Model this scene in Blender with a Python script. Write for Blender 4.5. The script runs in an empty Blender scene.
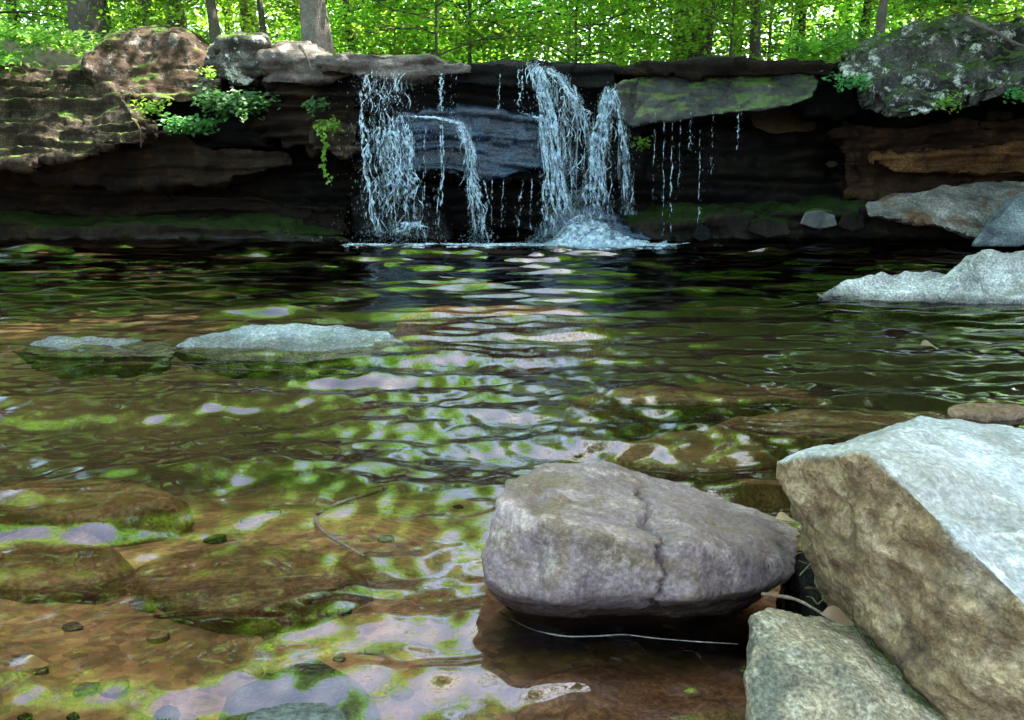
import bpy, bmesh, math, random
import numpy as np
from mathutils import Vector
R = math.radians
random.seed(7)
rng = np.random.default_rng(7)
sc = bpy.context.scene
COL = sc.collection

# ------------------------------------------------------------------ camera
FPX = 853.0
PITCH = math.atan((360 - 140) / FPX)
CP, SP = math.cos(PITCH), math.sin(PITCH)
CAMH = 1.0
cam_d = bpy.data.cameras.new('camera')
cam = bpy.data.objects.new('camera', cam_d)
COL.objects.link(cam)
cam_d.sensor_width = 36
cam_d.lens = 36 * FPX / 1024
cam_d.clip_start = 0.05
cam_d.clip_end = 400
cam.location = (0, 0, CAMH)
cam.rotation_euler = (math.pi / 2 - PITCH, 0, 0)
sc.camera = cam

# ------------------------------------------------------------------ light
SUN_EL, SUN_AZ = R(62), R(72)          # azimuth from +Y towards +X : behind the falls, from the right
w = bpy.data.worlds.new('World'); sc.world = w; w.use_nodes = True
nt = w.node_tree
sky = nt.nodes.new('ShaderNodeTexSky'); sky.sky_type = 'NISHITA'; sky.sun_disc = False
sky.sun_elevation = SUN_EL; sky.sun_rotation = SUN_AZ
sky.air_density = 1.0; sky.dust_density = 3.0; sky.ozone_density = 1.0
nt.links.new(sky.outputs[0], nt.nodes['Background'].inputs[0])
nt.nodes['Background'].inputs[1].default_value = 0.15
sd = bpy.data.lights.new('sun', 'SUN'); sd.energy = 5.0; sd.angle = R(0.5); sd.color = (1, .95, .86)
so = bpy.data.objects.new('sun', sd); COL.objects.link(so)
sv = Vector((math.sin(SUN_AZ) * math.cos(SUN_EL), math.cos(SUN_AZ) * math.cos(SUN_EL), math.sin(SUN_EL)))
so.rotation_euler = (-sv).to_track_quat('-Z', 'Y').to_euler()
so.location = (0, 0, 30)
sc.view_settings.view_transform = 'Standard'
sc.view_settings.look = 'None'
sc.view_settings.exposure = 3.4
sc.view_settings.gamma = 1
cy = sc.cycles
cy.max_bounces = 8; cy.transparent_max_bounces = 12; cy.diffuse_bounces = 3; cy.glossy_bounces = 3
cy.transmission_bounces = 4; cy.caustics_reflective = False; cy.caustics_refractive = False
cy.sample_clamp_indirect = 6
cy.use_denoising = True

# ------------------------------------------------------------------ helpers
def P(px, py, D):
    """world point seen at pixel (px, py) at world depth y = D"""
    u, v = (px - 512) / FPX, (360 - py) / FPX
    dy, dz = CP + v * SP, -SP + v * CP
    t = D / dy
    return Vector((u * t, D, CAMH + t * dz))
def Wt(px, py, z=0.0):
    """world point seen at pixel on the level z"""
    u, v = (px - 512) / FPX, (360 - py) / FPX
    dy, dz = CP + v * SP, -SP + v * CP
    t = (z - CAMH) / dz
    return Vector((u * t, dy * t, z))

_perm = rng.permutation(256).astype(np.int64)
_perm = np.concatenate([_perm, _perm, _perm])
_grad = rng.normal(size=(256, 3)); _grad /= np.linalg.norm(_grad, axis=1)[:, None]
def perlin(p):
    p = np.asarray(p, dtype=np.float64)
    i = np.floor(p).astype(np.int64); f = p - i
    u = f * f * f * (f * (f * 6 - 15) + 10)
    i &= 255
    out = 0
    for dx in (0, 1):
        wx = u[:, 0] if dx else 1 - u[:, 0]
        for dy in (0, 1):
            wy = u[:, 1] if dy else 1 - u[:, 1]
            for dz in (0, 1):
                wz = u[:, 2] if dz else 1 - u[:, 2]
                h = _perm[_perm[_perm[(i[:, 0] + dx) & 255] + ((i[:, 1] + dy) & 255)] + ((i[:, 2] + dz) & 255)]
                g = _grad[h & 255]
                d = (f - np.array([dx, dy, dz]))
                out = out + wx * wy * wz * (g * d).sum(1)
    return out * 1.6
def fbm(p, octv=4, gain=0.5, lac=2.03):
    s = 0; a = 1
    for k in range(octv):
        s = s + a * perlin(p + k * 17.3)
        a *= gain; p = p * lac
    return s

def mesh_np(name, verts, faces, smooth=True):
    """faces : (n,k) int array, all the same size"""
    verts = np.asarray(verts, dtype=np.float32); faces = np.asarray(faces, dtype=np.int32)
    me = bpy.data.meshes.new(name)
    k = faces.shape[1]
    me.vertices.add(len(verts)); me.vertices.foreach_set('co', verts.ravel())
    me.loops.add(faces.size); me.loops.foreach_set('vertex_index', faces.ravel())
    me.polygons.add(len(faces))
    me.polygons.foreach_set('loop_start', np.arange(0, faces.size, k, dtype=np.int32))
    me.polygons.foreach_set('use_smooth', np.full(len(faces), smooth))
    me.update(calc_edges=True); me.validate()
    return me
def put(name, me, mat=None, parent=None, loc=None):
    o = bpy.data.objects.new(name, me); COL.objects.link(o)
    if mat is not None: me.materials.append(mat)
    if parent is not None: o.parent = parent
    if loc is not None: o.location = loc
    return o
def tag(o, label=None, cat=None, group=None, kind=None):
    if label: o['label'] = label
    if cat: o['category'] = cat
    if group: o['group'] = group
    if kind: o['kind'] = kind
    return o
def empty(name, loc):
    o = bpy.data.objects.new(name, None); COL.objects.link(o); o.location = loc
    o.empty_display_size = .2
    return o

class TB:
    """collects tubes and quads"""
    def __init__(s): s.v = []; s.f = []; s.n = 0
    def tube(s, pts, rad, sides=6, flat=1.0, cap=True):
        pts = np.asarray(pts, float); m = len(pts)
        rad = np.broadcast_to(np.asarray(rad, float), (m,))
        t = np.gradient(pts, axis=0); t /= np.linalg.norm(t, axis=1)[:, None] + 1e-9
        ref = np.array([0, 1, 0.001]) if abs(t[0, 1]) < .9 else np.array([1., 0, 0])
        a = np.cross(t, ref); a /= np.linalg.norm(a, axis=1)[:, None] + 1e-9
        b = np.cross(t, a)
        an = np.arange(sides) * 2 * np.pi / sides
        ring = pts[:, None] + rad[:, None, None] * (np.cos(an)[None, :, None] * a[:, None] + flat * np.sin(an)[None, :, None] * b[:, None])
        s.v.append(ring.reshape(-1, 3))
        i = np.arange(m - 1)[:, None] * sides; j = np.arange(sides)[None]; j2 = (j + 1) % sides
        q = np.stack([i + j, i + j2, i + sides + j2, i + sides + j], -1).reshape(-1, 4) + s.n
        s.f.append(q); s.n += m * sides
    def quads(s, v, f):
        s.v.append(v); s.f.append(np.asarray(f) + s.n); s.n += len(v)
    def drop(s, c, r, stretch=1.6):
        u = np.array([[0, 0, 1.], [1, 0, 0], [0, 1, 0], [-1, 0, 0], [0, -1, 0], [0, 0, -1]]) * r
        u[:, 2] *= stretch
        s.v.append(u + c)
        f = [[0, 1, 2, 2], [0, 2, 3, 3], [0, 3, 4, 4], [0, 4, 1, 1], [5, 2, 1, 1], [5, 3, 2, 2], [5, 4, 3, 3], [5, 1, 4, 4]]
        s.tri = True
        # two quads per pole pair instead of triangles
        s.f.append(np.array([[0, 1, 5, 2], [0, 3, 5, 4], [0, 2, 5, 3], [0, 4, 5, 1]]) + s.n); s.n += 6
    def mesh(s, name, off=(0, 0, 0), smooth=True):
        return mesh_np(name, np.concatenate(s.v) - np.array(off), np.concatenate(s.f), smooth)

# ------------------------------------------------------------------ materials
class NM:
    def __init__(s, name):
        s.m = bpy.data.materials.new(name); s.m.use_nodes = True
        s.t = s.m.node_tree; s.t.nodes.clear()
        s.out = s.t.nodes.new('ShaderNodeOutputMaterial')
    def n(s, typ, **kw):
        nd = s.t.nodes.new('ShaderNode' + typ)
        for k, v in kw.items():
            if k.startswith('i_'):
                key = k[2:]
                nd.inputs[int(key) if key.isdigit() else key.replace('_', ' ')].default_value = v
            else: setattr(nd, k, v)
        return nd
    def l(s, a, b): s.t.links.new(a, b)
    def noise(s, vec, scale, detail=5, rough=.6, dist=0.0):
        n = s.n('TexNoise', i_Scale=scale, i_Detail=detail, i_Roughness=rough, i_Distortion=dist)
        if vec is not None: s.l(vec, n.inputs['Vector'])
        return n.outputs['Fac']
    def ramp(s, fac, stops, interp='LINEAR'):
        r = s.n('ValToRGB'); e = r.color_ramp; e.interpolation = interp
        while len(e.elements) < len(stops): e.elements.new(.5)
        for el, (p, c) in zip(e.elements, stops):
            el.position = p; el.color = (*c, 1) if not isinstance(c, (int, float)) else (c, c, c, 1)
        s.l(fac, r.inputs[0]); return r.outputs[0]
    def mix(s, fac, a, b, mode='MIX'):
        m = s.n('Mix', data_type='RGBA', blend_type=mode)
        for sock, v in ((m.inputs[0], fac), (m.inputs[6], a), (m.inputs[7], b)):
            if isinstance(v, (int, float)): sock.default_value = v
            elif isinstance(v, tuple): sock.default_value = (*v, 1)
            else: s.l(v, sock)
        return m.outputs[2]
    def math(s, op, a, b=None, clamp=False):
        m = s.n('Math', operation=op, use_clamp=clamp)
        for sock, v in zip(m.inputs, (a, b)):
            if v is None: continue
            if isinstance(v, (int, float)): sock.default_value = v
            else: s.l(v, sock)
        return m.outputs[0]

def rockmat(name, cols, scale=3.0, strata=0.0, sscale=9.0, moss=0.0, mosscol=(.035, .06, .008), lichen=0.0,
            lichcol=(.5, .5, .46), rough=.8, bump=.5, wetband=True, stain=None, stainamt=0.0, wetz=0.05, spec=.4, mask=None, fine=.85, patch=.75):
    k = NM(name)
    tc = k.n('TexCoord'); o = tc.outputs['Object']
    geo = k.n('NewGeometry')
    n1 = k.noise(o, scale, 8, .62, .3)
    n2 = k.noise(o, scale * 4.3, 6, .7)
    n3 = k.noise(o, scale * 22, 3, .6)
    base = k.ramp(n1, [(.28, cols[0]), (.48, cols[1]), (.68, cols[2])])
    base = k.mix(k.ramp(n2, [(.35, .0), (.7, .8)]), base, cols[3] if len(cols) > 3 else cols[1])
    if strata > 0:
        mp = k.n('Mapping'); mp.inputs['Scale'].default_value = (.5, .5, sscale); k.l(o, mp.inputs[0])
        st = k.noise(mp.outputs[0], 2.2, 6, .6, .4)
        base = k.mix(strata, base, k.ramp(st, [(.3, .12), (.5, 1.0), (.56, .35), (.7, 1.3)]), 'MULTIPLY')
    if stain:
        n4 = k.noise(o, scale * .8, 4, .6, 1.0)
        base = k.mix(k.math('MULTIPLY', k.ramp(n4, [(.5, 0.), (.62, 1.)]), stainamt), base, stain)
    if mask:
        at = k.n('Attribute', attribute_name='mask')
        mc_ = k.ramp(k.noise(o, scale * 2.0, 9, .75, .4), [(.32, mask[0]), (.5, mask[1]), (.68, mask[2])])
    if lichen > 0:
        lf = k.noise(o, scale * 2.5, 9, .75)
        base = k.mix(k.math('MULTIPLY', k.ramp(lf, [(.54, 0.), (.60, 1.)]), lichen), base, lichcol)
    if mask: base = k.mix(at.outputs['Fac'], base, mc_)
    base = k.mix(fine, base, k.ramp(n3, [(.32, .35), (.5, .9), (.68, 1.7)]), 'MULTIPLY')
    n5 = k.noise(o, scale * 1.1, 9, .78, 1.2)
    base = k.mix(patch, base, k.ramp(n5, [(.36, .25), (.47, .95), (.53, .9), (.66, 1.6)]), 'MULTIPLY')
    if moss > 0:
        sx = k.n('SeparateXYZ'); k.l(geo.outputs['Normal'], sx.inputs[0])
        mf = k.math('ADD', k.math('MULTIPLY', sx.outputs[2], .55), k.math('MULTIPLY', k.noise(o, scale * 1.4, 7, .7), 1.0))
        mf = k.ramp(mf, [(1.12 - .5 * moss, 0.), (1.24 - .5 * moss, 1.)])
        mc = k.mix(k.ramp(k.noise(o, scale * 7, 4), [(.35, 0.), (.65, 1.)]), mosscol, tuple(c * 1.5 for c in mosscol))
        base = k.mix(mf, base, mc)
    bs = k.n('BsdfPrincipled')
    bs.inputs['Specular IOR Level'].default_value = spec
    if wetband:
        sp = k.n('SeparateXYZ'); k.l(geo.outputs['Position'], sp.inputs[0])
        z = k.math('ADD', sp.outputs[2], k.math('MULTIPLY', n2, -.05))
        wf = k.n('MapRange', clamp=True); k.l(z, wf.inputs[0])
        wf.inputs[1].default_value = wetz - .02; wf.inputs[2].default_value = wetz - .05
        wf.inputs[3].default_value = 0; wf.inputs[4].default_value = 1
        base = k.mix(k.math('MULTIPLY', wf.outputs[0], .85), base, k.mix(1.0, base, (.3, .28, .24), 'MULTIPLY'))
        rg = k.math('SUBTRACT', rough, k.math('MULTIPLY', wf.outputs[0], max(0, rough - .25)))
        k.l(rg, bs.inputs['Roughness'])
    else: bs.inputs['Roughness'].default_value = rough
    k.l(base, bs.inputs['Base Color'])
    b1 = k.n('Bump', i_Strength=bump, i_Distance=.02)
    hsum = k.math('ADD', k.math('MULTIPLY', n2, 1.0), k.math('MULTIPLY', n3, .55))
    k.l(hsum, b1.inputs['Height']); k.l(b1.outputs[0], bs.inputs['Normal'])
    k.l(bs.outputs[0], k.out.inputs[0])
    return k.m

def leafmat(name, c1, c2, c3, trans=.5):
    k = NM(name)
    g = k.n('NewGeometry')
    col = k.ramp(g.outputs['Random Per Island'], [(.0, c1), (.5, c2), (1., c3)])
    oi = k.n('ObjectInfo')
    hs = k.n('HueSaturation'); k.l(col, hs.inputs['Color'])
    k.l(k.math('ADD', .485, k.math('MULTIPLY', oi.outputs['Random'], .03)), hs.inputs['Hue'])
    k.l(k.math('ADD', .5, k.math('MULTIPLY', oi.outputs['Random'], 1.2)), hs.inputs['Value'])
    d = k.n('BsdfPrincipled', i_Roughness=.45); d.inputs['Specular IOR Level'].default_value = .35
    k.l(hs.outputs[0], d.inputs['Base Color'])
    tcol = k.mix(1.0, hs.outputs[0], (3.0, 3.3, 2.2), 'MULTIPLY')
    t = k.n('BsdfTranslucent'); k.l(tcol, t.inputs[0])
    mx = k.n('MixShader'); mx.inputs[0].default_value = trans
    k.l(d.outputs[0], mx.inputs[1]); k.l(t.outputs[0], mx.inputs[2]); k.l(mx.outputs[0], k.out.inputs[0])
    return k.m

M = {}
M['bark'] = rockmat('bark', [(.03, .024, .018), (.07, .055, .042), (.12, .10, .08)], 5, .6, .4, moss=.15, wetband=False, bump=.9)
M['pale_bark'] = rockmat('pale_bark', [(.06, .05, .04), (.12, .10, .085), (.22, .19, .165)], 4, .3, .5, wetband=False, bump=.7)
M['twig'] = rockmat('twig', [(.07, .045, .03), (.13, .085, .06), (.2, .14, .10)], 12, wetband=False)
M['straw'] = rockmat('straw', [(.13, .09, .045), (.22, .16, .08), (.32, .25, .14)], 12, wetband=False)
M['leaf'] = leafmat('leaf', (.042, .10, .010), (.075, .15, .014), (.12, .19, .02), .55)
M['leaf_light'] = leafmat('leaf_light', (.065, .14, .016), (.11, .19, .022), (.17, .24, .03), .6)
M['leaf_plant'] = leafmat('leaf_plant', (.02, .085, .02), (.035, .125, .03), (.06, .16, .035), .35)
M['moss'] = leafmat('moss_leaf', (.025, .07, .01), (.05, .11, .015), (.08, .15, .02), .25)
M['dead_leaf'] = leafmat('dead_leaf', (.10, .06, .035), (.17, .11, .06), (.24, .17, .10), .2)
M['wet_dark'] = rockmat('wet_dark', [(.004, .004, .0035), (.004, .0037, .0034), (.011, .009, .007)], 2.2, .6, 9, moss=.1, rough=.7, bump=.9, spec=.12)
M['recess'] = rockmat('recess', [(.002, .002, .0015), (.005, .004, .003), (.012, .008, .005)], 2.0, .6, 9, rough=.7, bump=.7, stain=(.016, .013, .004), stainamt=.4, spec=.15)  # near-black base carries the shade of the undercut
M['fallface'] = rockmat('fallface', [(.003, .008, .018), (.007, .022, .048), (.018, .06, .12)], 3.0, .5, 10, rough=.2, bump=1.0, spec=.8)  # blue base colour stands in for sky mirrored in the wet rock
M['brown'] = rockmat('brown', spec=.15, cols=[(.014, .008, .004), (.028, .016, .008), (.06, .036, .018)], scale=2.6, strata=.5, sscale=9, moss=.3, lichen=.15, bump=.7)
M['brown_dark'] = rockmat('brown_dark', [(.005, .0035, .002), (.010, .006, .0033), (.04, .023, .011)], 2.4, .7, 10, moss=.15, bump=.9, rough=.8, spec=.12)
M['strata'] = rockmat('strata', spec=.15, cols=[(.012, .009, .005), (.024, .016, .009), (.11, .078, .048)], scale=2.6, strata=.8, sscale=12, moss=.32, lichen=.22, lichcol=(.26, .22, .15), bump=.8)
M['rust_dark'] = rockmat('rust_dark', [(.006, .003, .0015), (.03, .014, .006), (.09, .045, .018)], 2.4, .7, 11, bump=.8, spec=.15)
M['rust'] = rockmat('rust', [(.02, .009, .003), (.10, .045, .015), (.22, .11, .04)], 2.6, .6, 11, bump=.8, spec=.15)
M['grey_lichen'] = rockmat('grey_lichen', [(.012, .011, .009), (.05,.045,.038), (.17, .16, .14)], 2.2, .3, 6, moss=.42, lichen=.85, lichcol=(.50, .50, .46), bump=.9, stain=(.006, .006, .004), stainamt=.9, spec=.2)
M['lip'] = rockmat('lip', [(.02, .016, .013), (.07, .053, .045), (.20, .155, .135)], 3.0, .4, 10, moss=.22, bump=.7, rough=.5)
M['slab_wet'] = rockmat('slab_wet', [(.005, .005, .004), (.012, .012, .009), (.032, .033, .028)], 2.4, .25, 5, moss=.42, rough=.45, bump=.8, spec=.35)
M['orange'] = rockmat('orange', [(.04, .04, .043), (.20, .175, .155), (.38, .34, .30)], 2.2, .3, 6, moss=.12, stain=(.13, .06, .026), stainamt=.9, bump=.7)
M['bluegrey'] = rockmat('bluegrey', [(.04, .052, .06), (.14, .165, .18), (.34, .37, .38)], 3.0, .3, 6, moss=.1, bump=.6, rough=.5)
M['smallwet'] = rockmat('smallwet', [(.02, .02, .018), (.06, .06, .055), (.14, .14, .13)], 6, .2, 6, moss=.3, rough=.5)
M['wetblue'] = rockmat('wetblue', [(.04, .055, .065), (.18, .22, .25), (.5, .55, .58)], 3.5, .5, 9, moss=.12, bump=.9, rough=.3, spec=.7, lichen=.3, lichcol=(.6, .63, .65), wetz=.05)
M['pale'] = rockmat('pale', [(.06, .055, .045), (.38, .365, .34), (.68, .66, .64)], 3.5, .35, 8, bump=.5, lichen=.3, lichcol=(.68, .68, .66), stain=(.07, .06, .03), stainamt=.5, wetz=.055)
M['mossbank'] = rockmat('mossbank', [(.005, .004, .003), (.012, .009, .006), (.03, .022, .014)], 3.0, .3, 6, moss=.62, mosscol=(.010, .018, .003), rough=.8, spec=.12)
M['sand_rock'] = rockmat('sand_rock', [(.05, .027, .014), (.17, .093, .048), (.32, .195, .11)], 3.0, .2, 4, rough=.5, wetband=False, bump=.5)
M['sunpatch_orange'] = rockmat('sunpatch_orange', [(.22, .08, .03), (.40, .16, .065), (.52, .25, .12)], 2.0, rough=.5, wetband=False)  # orange colour stands in for sunlight falling on the bed

# foreground boulder : grey violet, speckled, pits
M['boulder'] = rockmat('boulder', [(.08, .053, .056), (.165, .118, .128), (.28, .212, .225), (.14, .09, .064)], 5.0, 0, moss=0, lichen=.45,
                       lichcol=(.37, .30, .27), stain=(.12, .08, .045), stainamt=.85, bump=.35, rough=.7, wetz=.085, fine=.5, patch=.55)
M['bigslab'] = rockmat('bigslab', [(.22, .215, .20), (.37, .375, .38), (.54, .56, .58), (.27, .26, .24)], 4.5, .22, 6, lichen=.5,
                       lichcol=(.66, .65, .64), stain=(.22, .18, .125), stainamt=.35, mask=((.035, .018, .008), (.19, .115, .055), (.46, .34, .21)), fine=.5, patch=.5, bump=.7, rough=.7)
M['smallrock'] = rockmat('smallrock', [(.10, .078, .045), (.33, .26, .17), (.56, .45, .32), (.17, .145, .095)], 6.0, 0, moss=.1, lichen=.4,
                         lichcol=(.50, .46, .37), bump=.9, rough=.7, stain=(.05, .065, .055), stainamt=.7)

# falling water
k = NM('falling_water')
bs = k.n('BsdfPrincipled', i_Roughness=.12); bs.inputs['Base Color'].default_value = (.74, .89, 1, 1)
bs.inputs['Specular IOR Level'].default_value = .8
tl = k.n('BsdfTranslucent'); tl.inputs[0].default_value = (.76, .91, 1, 1)
m1 = k.n('MixShader'); m1.inputs[0].default_value = .5; k.l(bs.outputs[0], m1.inputs[1]); k.l(tl.outputs[0], m1.inputs[2])
tr = k.n('BsdfTransparent'); lw = k.noise(k.n('TexCoord').outputs['Object'], 28, 3, .6)
m2 = k.n('MixShader'); k.l(k.ramp(lw, [(.36, .0), (.62, .8)]), m2.inputs[0]); k.l(m1.outputs[0], m2.inputs[1]); k.l(tr.outputs[0], m2.inputs[2])
k.l(m2.outputs[0], k.out.inputs[0]); M['fall'] = k.m
def sheetmat(name, lo, hi, top, sc_=(26, 26, 4.5)):
    k = NM(name)
    tc = k.n('TexCoord'); mp = k.n('Mapping'); mp.inputs['Scale'].default_value = sc_; k.l(tc.outputs['Object'], mp.inputs[0])
    f = k.ramp(k.noise(mp.outputs[0], 1.0, 6, .7, .8), [(lo, 0.), (hi, top)])
    b = k.n('BsdfPrincipled', i_Roughness=.2); b.inputs['Base Color'].default_value = (.72, .88, 1, 1)
    t = k.n('BsdfTranslucent'); t.inputs[0].default_value = (.72, .88, 1, 1)
    m = k.n('MixShader'); m.inputs[0].default_value = .5; k.l(b.outputs[0], m.inputs[1]); k.l(t.outputs[0], m.inputs[2])
    tr = k.n('BsdfTransparent'); m2 = k.n('MixShader'); k.l(f, m2.inputs[0]); k.l(tr.outputs[0], m2.inputs[1]); k.l(m.outputs[0], m2.inputs[2])
    k.l(m2.outputs[0], k.out.inputs[0]); return k.m
M['sheet'] = sheetmat('water_sheet', .48, .68, .65, (30, 30, 3.5))
M['thin_sheet'] = sheetmat('thin_water_sheet', .54, .72, .5, (30, 30, 3.5))
M['spray'] = sheetmat('spray', .38, .62, .85, (18, 18, 18))

# pool water : clear, faintly brown, mirror-like under Fresnel
k = NM('pool_water')
tc = k.n('TexCoord')
mp = k.n('Mapping'); mp.inputs['Scale'].default_value = (.45, 3.6, 1); k.l(tc.outputs['Object'], mp.inputs[0])
hn = k.noise(mp.outputs[0], 5, 1, .5, .8)
b = k.n('Bump', i_Strength=.32, i_Distance=.012); k.l(hn, b.inputs['Height'])
sy = k.n('SeparateXYZ'); k.l(tc.outputs['Object'], sy.inputs[0])
my = k.n('MapRange', clamp=True); k.l(sy.outputs[1], my.inputs[0])
for q_, v_ in zip((1, 2, 3, 4), (2.4, 6.0, .02, .30)): my.inputs[q_].default_value = v_
k.l(my.outputs[0], b.inputs['Strength'])
fr = k.n('Fresnel', i_IOR=1.7); k.l(b.outputs[0], fr.inputs['Normal'])
gl = k.n('BsdfGlossy', i_Roughness=.0); k.l(b.outputs[0], gl.inputs['Normal'])
tr = k.n('BsdfTransparent'); tr.inputs[0].default_value = (.90, .83, .70, 1)
mx = k.n('MixShader'); k.l(fr.outputs[0], mx.inputs[0]); k.l(tr.outputs[0], mx.inputs[1]); k.l(gl.outputs[0], mx.inputs[2])
k.l(mx.outputs[0], k.out.inputs[0]); M['water'] = k.m

# ground : gravelly brown bed under water, leaf litter and moss above
k = NM('ground')
tc = k.n('TexCoord'); o = tc.outputs['Object']
n1 = k.noise(o, 1.6, 8, .65, .5); n2 = k.noise(o, 16, 6, .7); n3 = k.noise(o, 60, 3, .6)
bed = k.ramp(n1, [(.3, (.07, .036, .018)), (.5, (.22, .118, .062)), (.7, (.38, .225, .13))])
vo = k.n('TexVoronoi', i_Scale=38.0); k.l(o, vo.inputs['Vector'])
bed = k.mix(.55, bed, k.mix(1.0, bed, k.ramp(vo.outputs['Color'], [(.2, .35), (.8, 1.7)]), 'MULTIPLY'))
bed = k.mix(.6, bed, k.ramp(n2, [(.3, .3), (.7, 1.5)]), 'MULTIPLY')
geo0 = k.n('NewGeometry'); sp0 = k.n('SeparateXYZ'); k.l(geo0.outputs['Position'], sp0.inputs[0])
dp = k.n('MapRange', clamp=True); k.l(k.math('ADD', sp0.outputs[2], k.math('MULTIPLY', n1, .25)), dp.inputs[0])      # bed colour darkens with depth, for light lost in deep water
for q_, v_ in zip((1, 2, 3, 4), (-.12, -.52, 0, .85)): dp.inputs[q_].default_value = v_
bed = k.mix(dp.outputs[0], bed, (.018, .009, .004))
lit = k.ramp(n2, [(.3, (.03, .022, .012)), (.55, (.08, .06, .03)), (.7, (.05, .10, .02))])
geo = k.n('NewGeometry'); sp = k.n('SeparateXYZ'); k.l(geo.outputs['Position'], sp.inputs[0])
mr = k.n('MapRange', clamp=True); k.l(sp.outputs[2], mr.inputs[0]); mr.inputs[1].default_value = .1; mr.inputs[2].default_value = .4
col = k.mix(mr.outputs[0], bed, lit)
bs = k.n('BsdfPrincipled', i_Roughness=.8); k.l(col, bs.inputs['Base Color'])
b = k.n('Bump', i_Strength=.7, i_Distance=.02); k.l(k.math('ADD', n2, k.math('MULTIPLY', n3, .4)), b.inputs['Height']); k.l(b.outputs[0], bs.inputs['Normal'])
k.l(bs.outputs[0], k.out.inputs[0]); M['ground'] = k.m

# ------------------------------------------------------------------ terrain
def sst(a, b, x):
    t = np.clip((x - a) / (b - a), 0, 1); return t * t * (3 - 2 * t)
def height(x, y):
    x = np.asarray(x, float); y = np.asarray(y, float)
    p = np.stack([x * .5, y * .5, x * 0 + 3.3], -1).reshape(-1, 3)
    n = fbm(p, 4).reshape(x.shape)
    p2 = p * np.array([5, 5, 1.]); n2 = fbm(p2, 3).reshape(x.shape)
    bed = -.10 - .60 * sst(1.5, 4.5, y) + .06 * n + .02 * n2 + .05 * sst(0.2, -2.2, x) * sst(3, 1, y)
    bed = bed + (.35) * sst(1.0, -.6, y) + .6 * sst(0, -8, y)           # shore under the camera
    up = 1.5 + .05 * np.maximum(0, y - 10) + .5 * sst(2.6, 5.5, np.abs(x + .3)) + .06 * np.maximum(0, np.abs(x) - 5) + .12 * n
    side = sst(6.2, 7.6, np.abs(x) + .3 * n)
    fall = sst(10.0, 10.25, y)
    f = np.maximum(side * sst(-4, 2, y) , fall)
    return bed * (1 - f) + up * f
xs = np.concatenate([np.linspace(-90, -12, 24)[:-1], np.linspace(-12, 12, 220), np.linspace(12, 90, 24)[1:]])
ys = np.concatenate([np.linspace(-60, -4, 20)[:-1], np.linspace(-4, 0.5, 40)[:-1], np.linspace(.5, 4, 120)[:-1], np.linspace(4, 14, 120), np.linspace(14, 120, 40)[1:]])
X, Y = np.meshgrid(xs, ys)
Z = height(X, Y)
def gridfaces(nr, nc):
    i = np.arange(nr - 1)[:, None] * nc; j = np.arange(nc - 1)[None]
    return np.stack([i + j, i + j + 1, i + nc + j + 1, i + nc + j], -1).reshape(-1, 4)
g = put('ground', mesh_np('ground', np.stack([X, Y, Z], -1).reshape(-1, 3), gridfaces(*X.shape)), M['ground'])
tag(g, kind='structure')

# ------------------------------------------------------------------ water surface, real ripples
nr, nc = 1000, 860
ys = 0.2 + (np.linspace(0, 1, nr) ** 1.7) * 10.0
U = np.linspace(-1, 1, nc)
Yw = np.repeat(ys[:, None], nc, 1); Xw = U[None] * (Yw * .62 + 1.6)
Zw = np.zeros_like(Xw)
wr = np.random.default_rng(21)
for i in range(150):
    lam = math.exp(wr.uniform(math.log(.075), math.log(1.2)))
    ang = -math.pi / 2 + (wr.normal(0, .12) if i % 6 else wr.normal(0, .6)) 
    if lam < .16: s = .020 * (.75 + .6 * sst(1.2, 4.0, Yw))
    elif lam < .4: s = .030 * (.8 + .55 * sst(2.5, 5.0, Yw))
    else: s = .019 * (1 - .6 * sst(2.8, 6.0, Yw))
    amp = s * lam / (2 * math.pi)
    kx, ky = math.cos(ang) * 2 * math.pi / lam, math.sin(ang) * 2 * math.pi / lam
    bs_ = min(1, lam / .45)
    ph = wr.uniform(0, 6.28)
    fade = 1.0 if lam > .2 else np.clip(1.3 - (Yw / (lam * 85)), .1, 1)      # resolved only where the mesh is fine enough
    bend = .9 * np.sin(Xw * 1.3 + ph) + .8 * np.sin(Yw * 1.9 + ph * 2) + .5 * np.sin(Xw * 3.1 + Yw * 2.3 + ph * 3)
    Zw += amp * fade * np.sin(kx * Xw + ky * Yw + ph + bend * min(1.2, .35 + lam))
# fine crossing wavelets of the shallows
near = 1 - sst(3.0, 5.0, Yw)
for i in range(60):
    lam = math.exp(wr.uniform(math.log(.07), math.log(.24)))
    ang = -math.pi / 2 + wr.normal(0, 1.0)
    amp = .021 * lam / (2 * math.pi); ph = wr.uniform(0, 6.28)
    bend = 1.4 * np.sin(Xw * 2.3 + ph * 3) + 1.2 * np.sin(Yw * 2.9 + ph * 2) + .9 * np.sin(Xw * 5.1 - Yw * 4.3 + ph)
    Zw += amp * near * np.sin((math.cos(ang) * Xw + math.sin(ang) * Yw) * 2 * math.pi / lam + ph + bend)
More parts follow.
